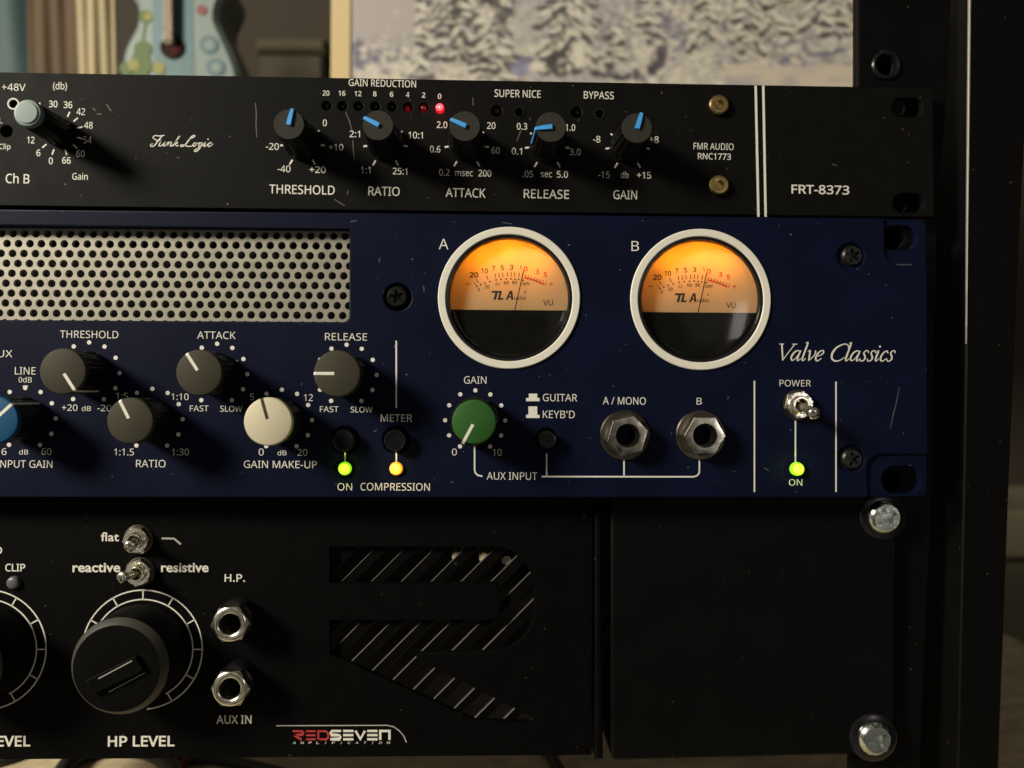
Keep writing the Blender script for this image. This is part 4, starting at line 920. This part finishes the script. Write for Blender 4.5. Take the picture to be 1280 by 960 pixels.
for x0_, x1_, y0_, y1_, n in ((855, 1005, -60, 80, 120), (1005, 1068, -60, 36, 50), (745, 905, 50, 110, 55), (440, 530, 60, 108, 30), (690, 760, -60, 0, 20), (760, 860, 5, 50, 30)):
    field(x0_, x1_, y0_, y1_, n // 2, [(.075, .066, .070), (.11, .095, .09), (.09, .085, .12)], (1.5, 4), (1.5, 3.5), .5)
    field(x0_, x1_, y0_, y1_, n, [(.53, .48, .36)], (3, 8), (2, 4.5), .8, (-.5, .9))
for x, y, rx, ry, a in ((722, 28, 7, 14, -.35), (700, 48, 6, 16, .6), (728, 72, 11, 6, -.7), (690, 26, 13, 4, 0), (668, 83, 13, 5, -.2)): blob(x, y, rx, ry, a, (.54, .49, .36), .9)
for x, y, rx, ry, a in ((827, 68, 6, 14, .25), (815, 84, 5, 10, .3), (1024, 24, 10, 6, -.4), (1040, 10, 8, 5, .3), (1052, 28, 8, 5, 0)): blob(x, y, rx, ry, a, (.055, .047, .055), .9)
def conifer(x, y0, y1, hw, step=7.5):
    y = y0
    while y < y1:
        t = (y - y0) / (y1 - y0); w_ = hw * (.25 + .75 * t)
        for _ in range(max(2, int(w_ / 6))):
            o = rnd.uniform(-w_, w_); a = .55 * (1 if o > 0 else -1) * min(1, abs(o) / 14 + .3) + rnd.uniform(-.5, .5); l_ = rnd.uniform(4, 13)
            blob(x + o, y + rnd.uniform(3.5, 6), l_ * .95, rnd.uniform(2.4, 4.8), a, rnd.choice((DARK, (.075, .065, .062))), .95)
            blob(x + o, y + rnd.uniform(-2, 1), l_, rnd.uniform(2.2, 3.6), a, rnd.choice(((.52, .475, .37), CREAM, PALE)), .95)
        y += step * rnd.uniform(.6, 1.5)
for q in ((880, -90, 58, 17), (935, -110, 66, 20), (968, -140, 46, 16), (812, -60, 40, 12), (1035, -170, 40, 34), (575, -190, 70, 40), (618, -120, 104, 30), (712, -150, 92, 40), (528, 10, 96, 16), (770, 40, 100, 14)): conifer(*q)
blob(650, 84, 14, 9, 0, (.20, .195, .26), .85); blob(690, 76, 7, 12, .5, DARK, .9); blob(722, 66, 8, 13, -.3, (.54, .49, .37), .9); blob(703, 50, 6, 15, .6, (.54, .49, .37), .9); blob(728, 78, 11, 6, -.5, (.54, .49, .37), .9)
field(540, 640, -20, 90, 40, [DARK], (4, 9), (2.5, 5), .8, (.2, 1.3)); field(690, 730, -10, 90, 14, [DARK], (4, 8), (2.5, 5), .8)
speckle(1500, .45)
vs = []; cols = []
for j in range(ny + 1):
    for i in range(nx + 1): vs.append((*U(X0 + i * ST, Y0 + j * ST, wi), wi)); cols.append(img[j][i])
fs = [(j * (nx + 1) + i, (j + 1) * (nx + 1) + i, (j + 1) * (nx + 1) + i + 1, j * (nx + 1) + i + 1) for j in range(ny) for i in range(nx)]
M_print = bpy.data.materials.new('snow_print'); M_print.use_nodes = True; t = M_print.node_tree; va = t.nodes.new('ShaderNodeVertexColor'); va.layer_name = 'print'
t.links.new(va.outputs['Color'], t.nodes['Principled BSDF'].inputs['Base Color']); t.nodes['Principled BSDF'].inputs['Roughness'].default_value = .5
mb = MB(); mb.add(vs, fs, M_print); po = mb.build('print', pic, 0)
ca = po.data.color_attributes.new('print', 'FLOAT_COLOR', 'POINT')
ca.data.foreach_set('color', [c for q in cols for c in (min(.6, q[0] * 1.08), min(.6, q[1] * 1.11), min(.6, q[2] * 1.2), 1)])
M_mount = mat('cream_mount', (.54, .42, .22), .7, noise=.05, nscale=30); M_board = mat('dark_backing', (.03, .025, .02), .8)
mb = MB(); p0, p1 = U(413, 172, wi), U(440, -152, wi); mb.box(p0[0], p1[0] - .1, p0[1], p1[1], wi - 3, wi + .4, M_mount, .3); mb.build('mount_border', pic)
mb = MB(); p0, p1 = U(1068, 172, wi), U(1073, -152, wi); mb.box(p0[0] + .1, p1[0], p0[1], p1[1], wi - 3, wi + 2.0, M_mount, .5); mb.build('frame_edge', pic)
mb = MB(); p0, p1 = U(414, 172, wi), U(1072, -152, wi); mb.box(p0[0], p1[0], p0[1], p1[1], wi - 9, wi - 3.2, M_board); mb.build('backing_board', pic)

# shelf under the rack, and cables on it
vs_ = -152.0
mb = MB(); mb.box(-420, 330, vs_ - 18, vs_, -330, 30, M_shelf, 1); o = mb.build('wooden_shelf', None); o['label'] = 'pale wooden shelf under the lowest black unit'; o['category'] = 'shelf'
def cable(name, label, pts, r, material):
    mb = MB(); mb.tube(smooth_pts(pts, 8), r, material); o = mb.build(name, None, 80); o['label'] = label; o['category'] = 'cable'; o['group'] = 'cables on the shelf'
def SP(px, py):              # the point of the shelf top seen at a photo pixel
    d = RM @ Vector(((px - 640) / F, (py - 480) / F, 1.0)); k = -vs_ / d.y; return (d.x * k, D - d.z * k)
def on(px, py, r): u, w = SP(px, py); return (u, vs_ + r, w)
cable('cable', 'thick black cable curled in a loop on the wooden shelf', [on(72, 985, 3), on(86, 963, 3), on(110, 950, 3), on(145, 945, 3), on(185, 949, 3), on(208, 962, 3), on(222, 985, 3)], 3.4, M_cable)
cable('cable', 'thin black cable lying at the left end of the shelf', [on(-30, 966, 1.5), on(5, 957, 1.5), on(38, 946, 1.5), on(70, 936, 1.5)], 1.5, M_cable)
cable('cable', 'dark red cable crossing the shelf beside the black loop', [on(215, 975, 2), on(238, 954, 2), on(258, 943, 2), on(275, 932, 2)], 2.0, M_cablered)
cable('cable', 'black cable under the maker badge running across the shelf', [on(205, 956, 2.2), on(250, 955, 2.2), on(300, 961, 2.2), on(360, 975, 2.2)], 2.2, M_cable)
cable('cable', 'black cable on the shelf below the blank ear plate', [on(680, 940, 2.2), on(688, 950, 2.2), on(697, 965, 2.2), on(705, 985, 2.2)], 2.2, M_cable)
# things seen past the post
M_cab = mat('tan_board', (.085, .075, .045), .7, noise=.3, nscale=12)
mb = MB(); p0, p1 = U(1225, 1100, -330), U(1500, 705, -330); mb.box(p0[0], p1[0], p0[1], p1[1], -520, -330, M_cab, 3); o = mb.build('cupboard', None); o['label'] = 'olive brown cupboard seen past the rack post at right'; o['category'] = 'cupboard'
mb = MB(); p0, p1 = U(1230, 702, -330), U(1500, 640, -330); mb.box(p0[0], p1[0], p0[1], p1[1], -500, -335, mat('pale_board', (.17, .145, .09), .7, noise=.3, nscale=14), 3); o = mb.build('storage_box', None); o['label'] = 'pale box on top of the cupboard at right'; o['category'] = 'box'
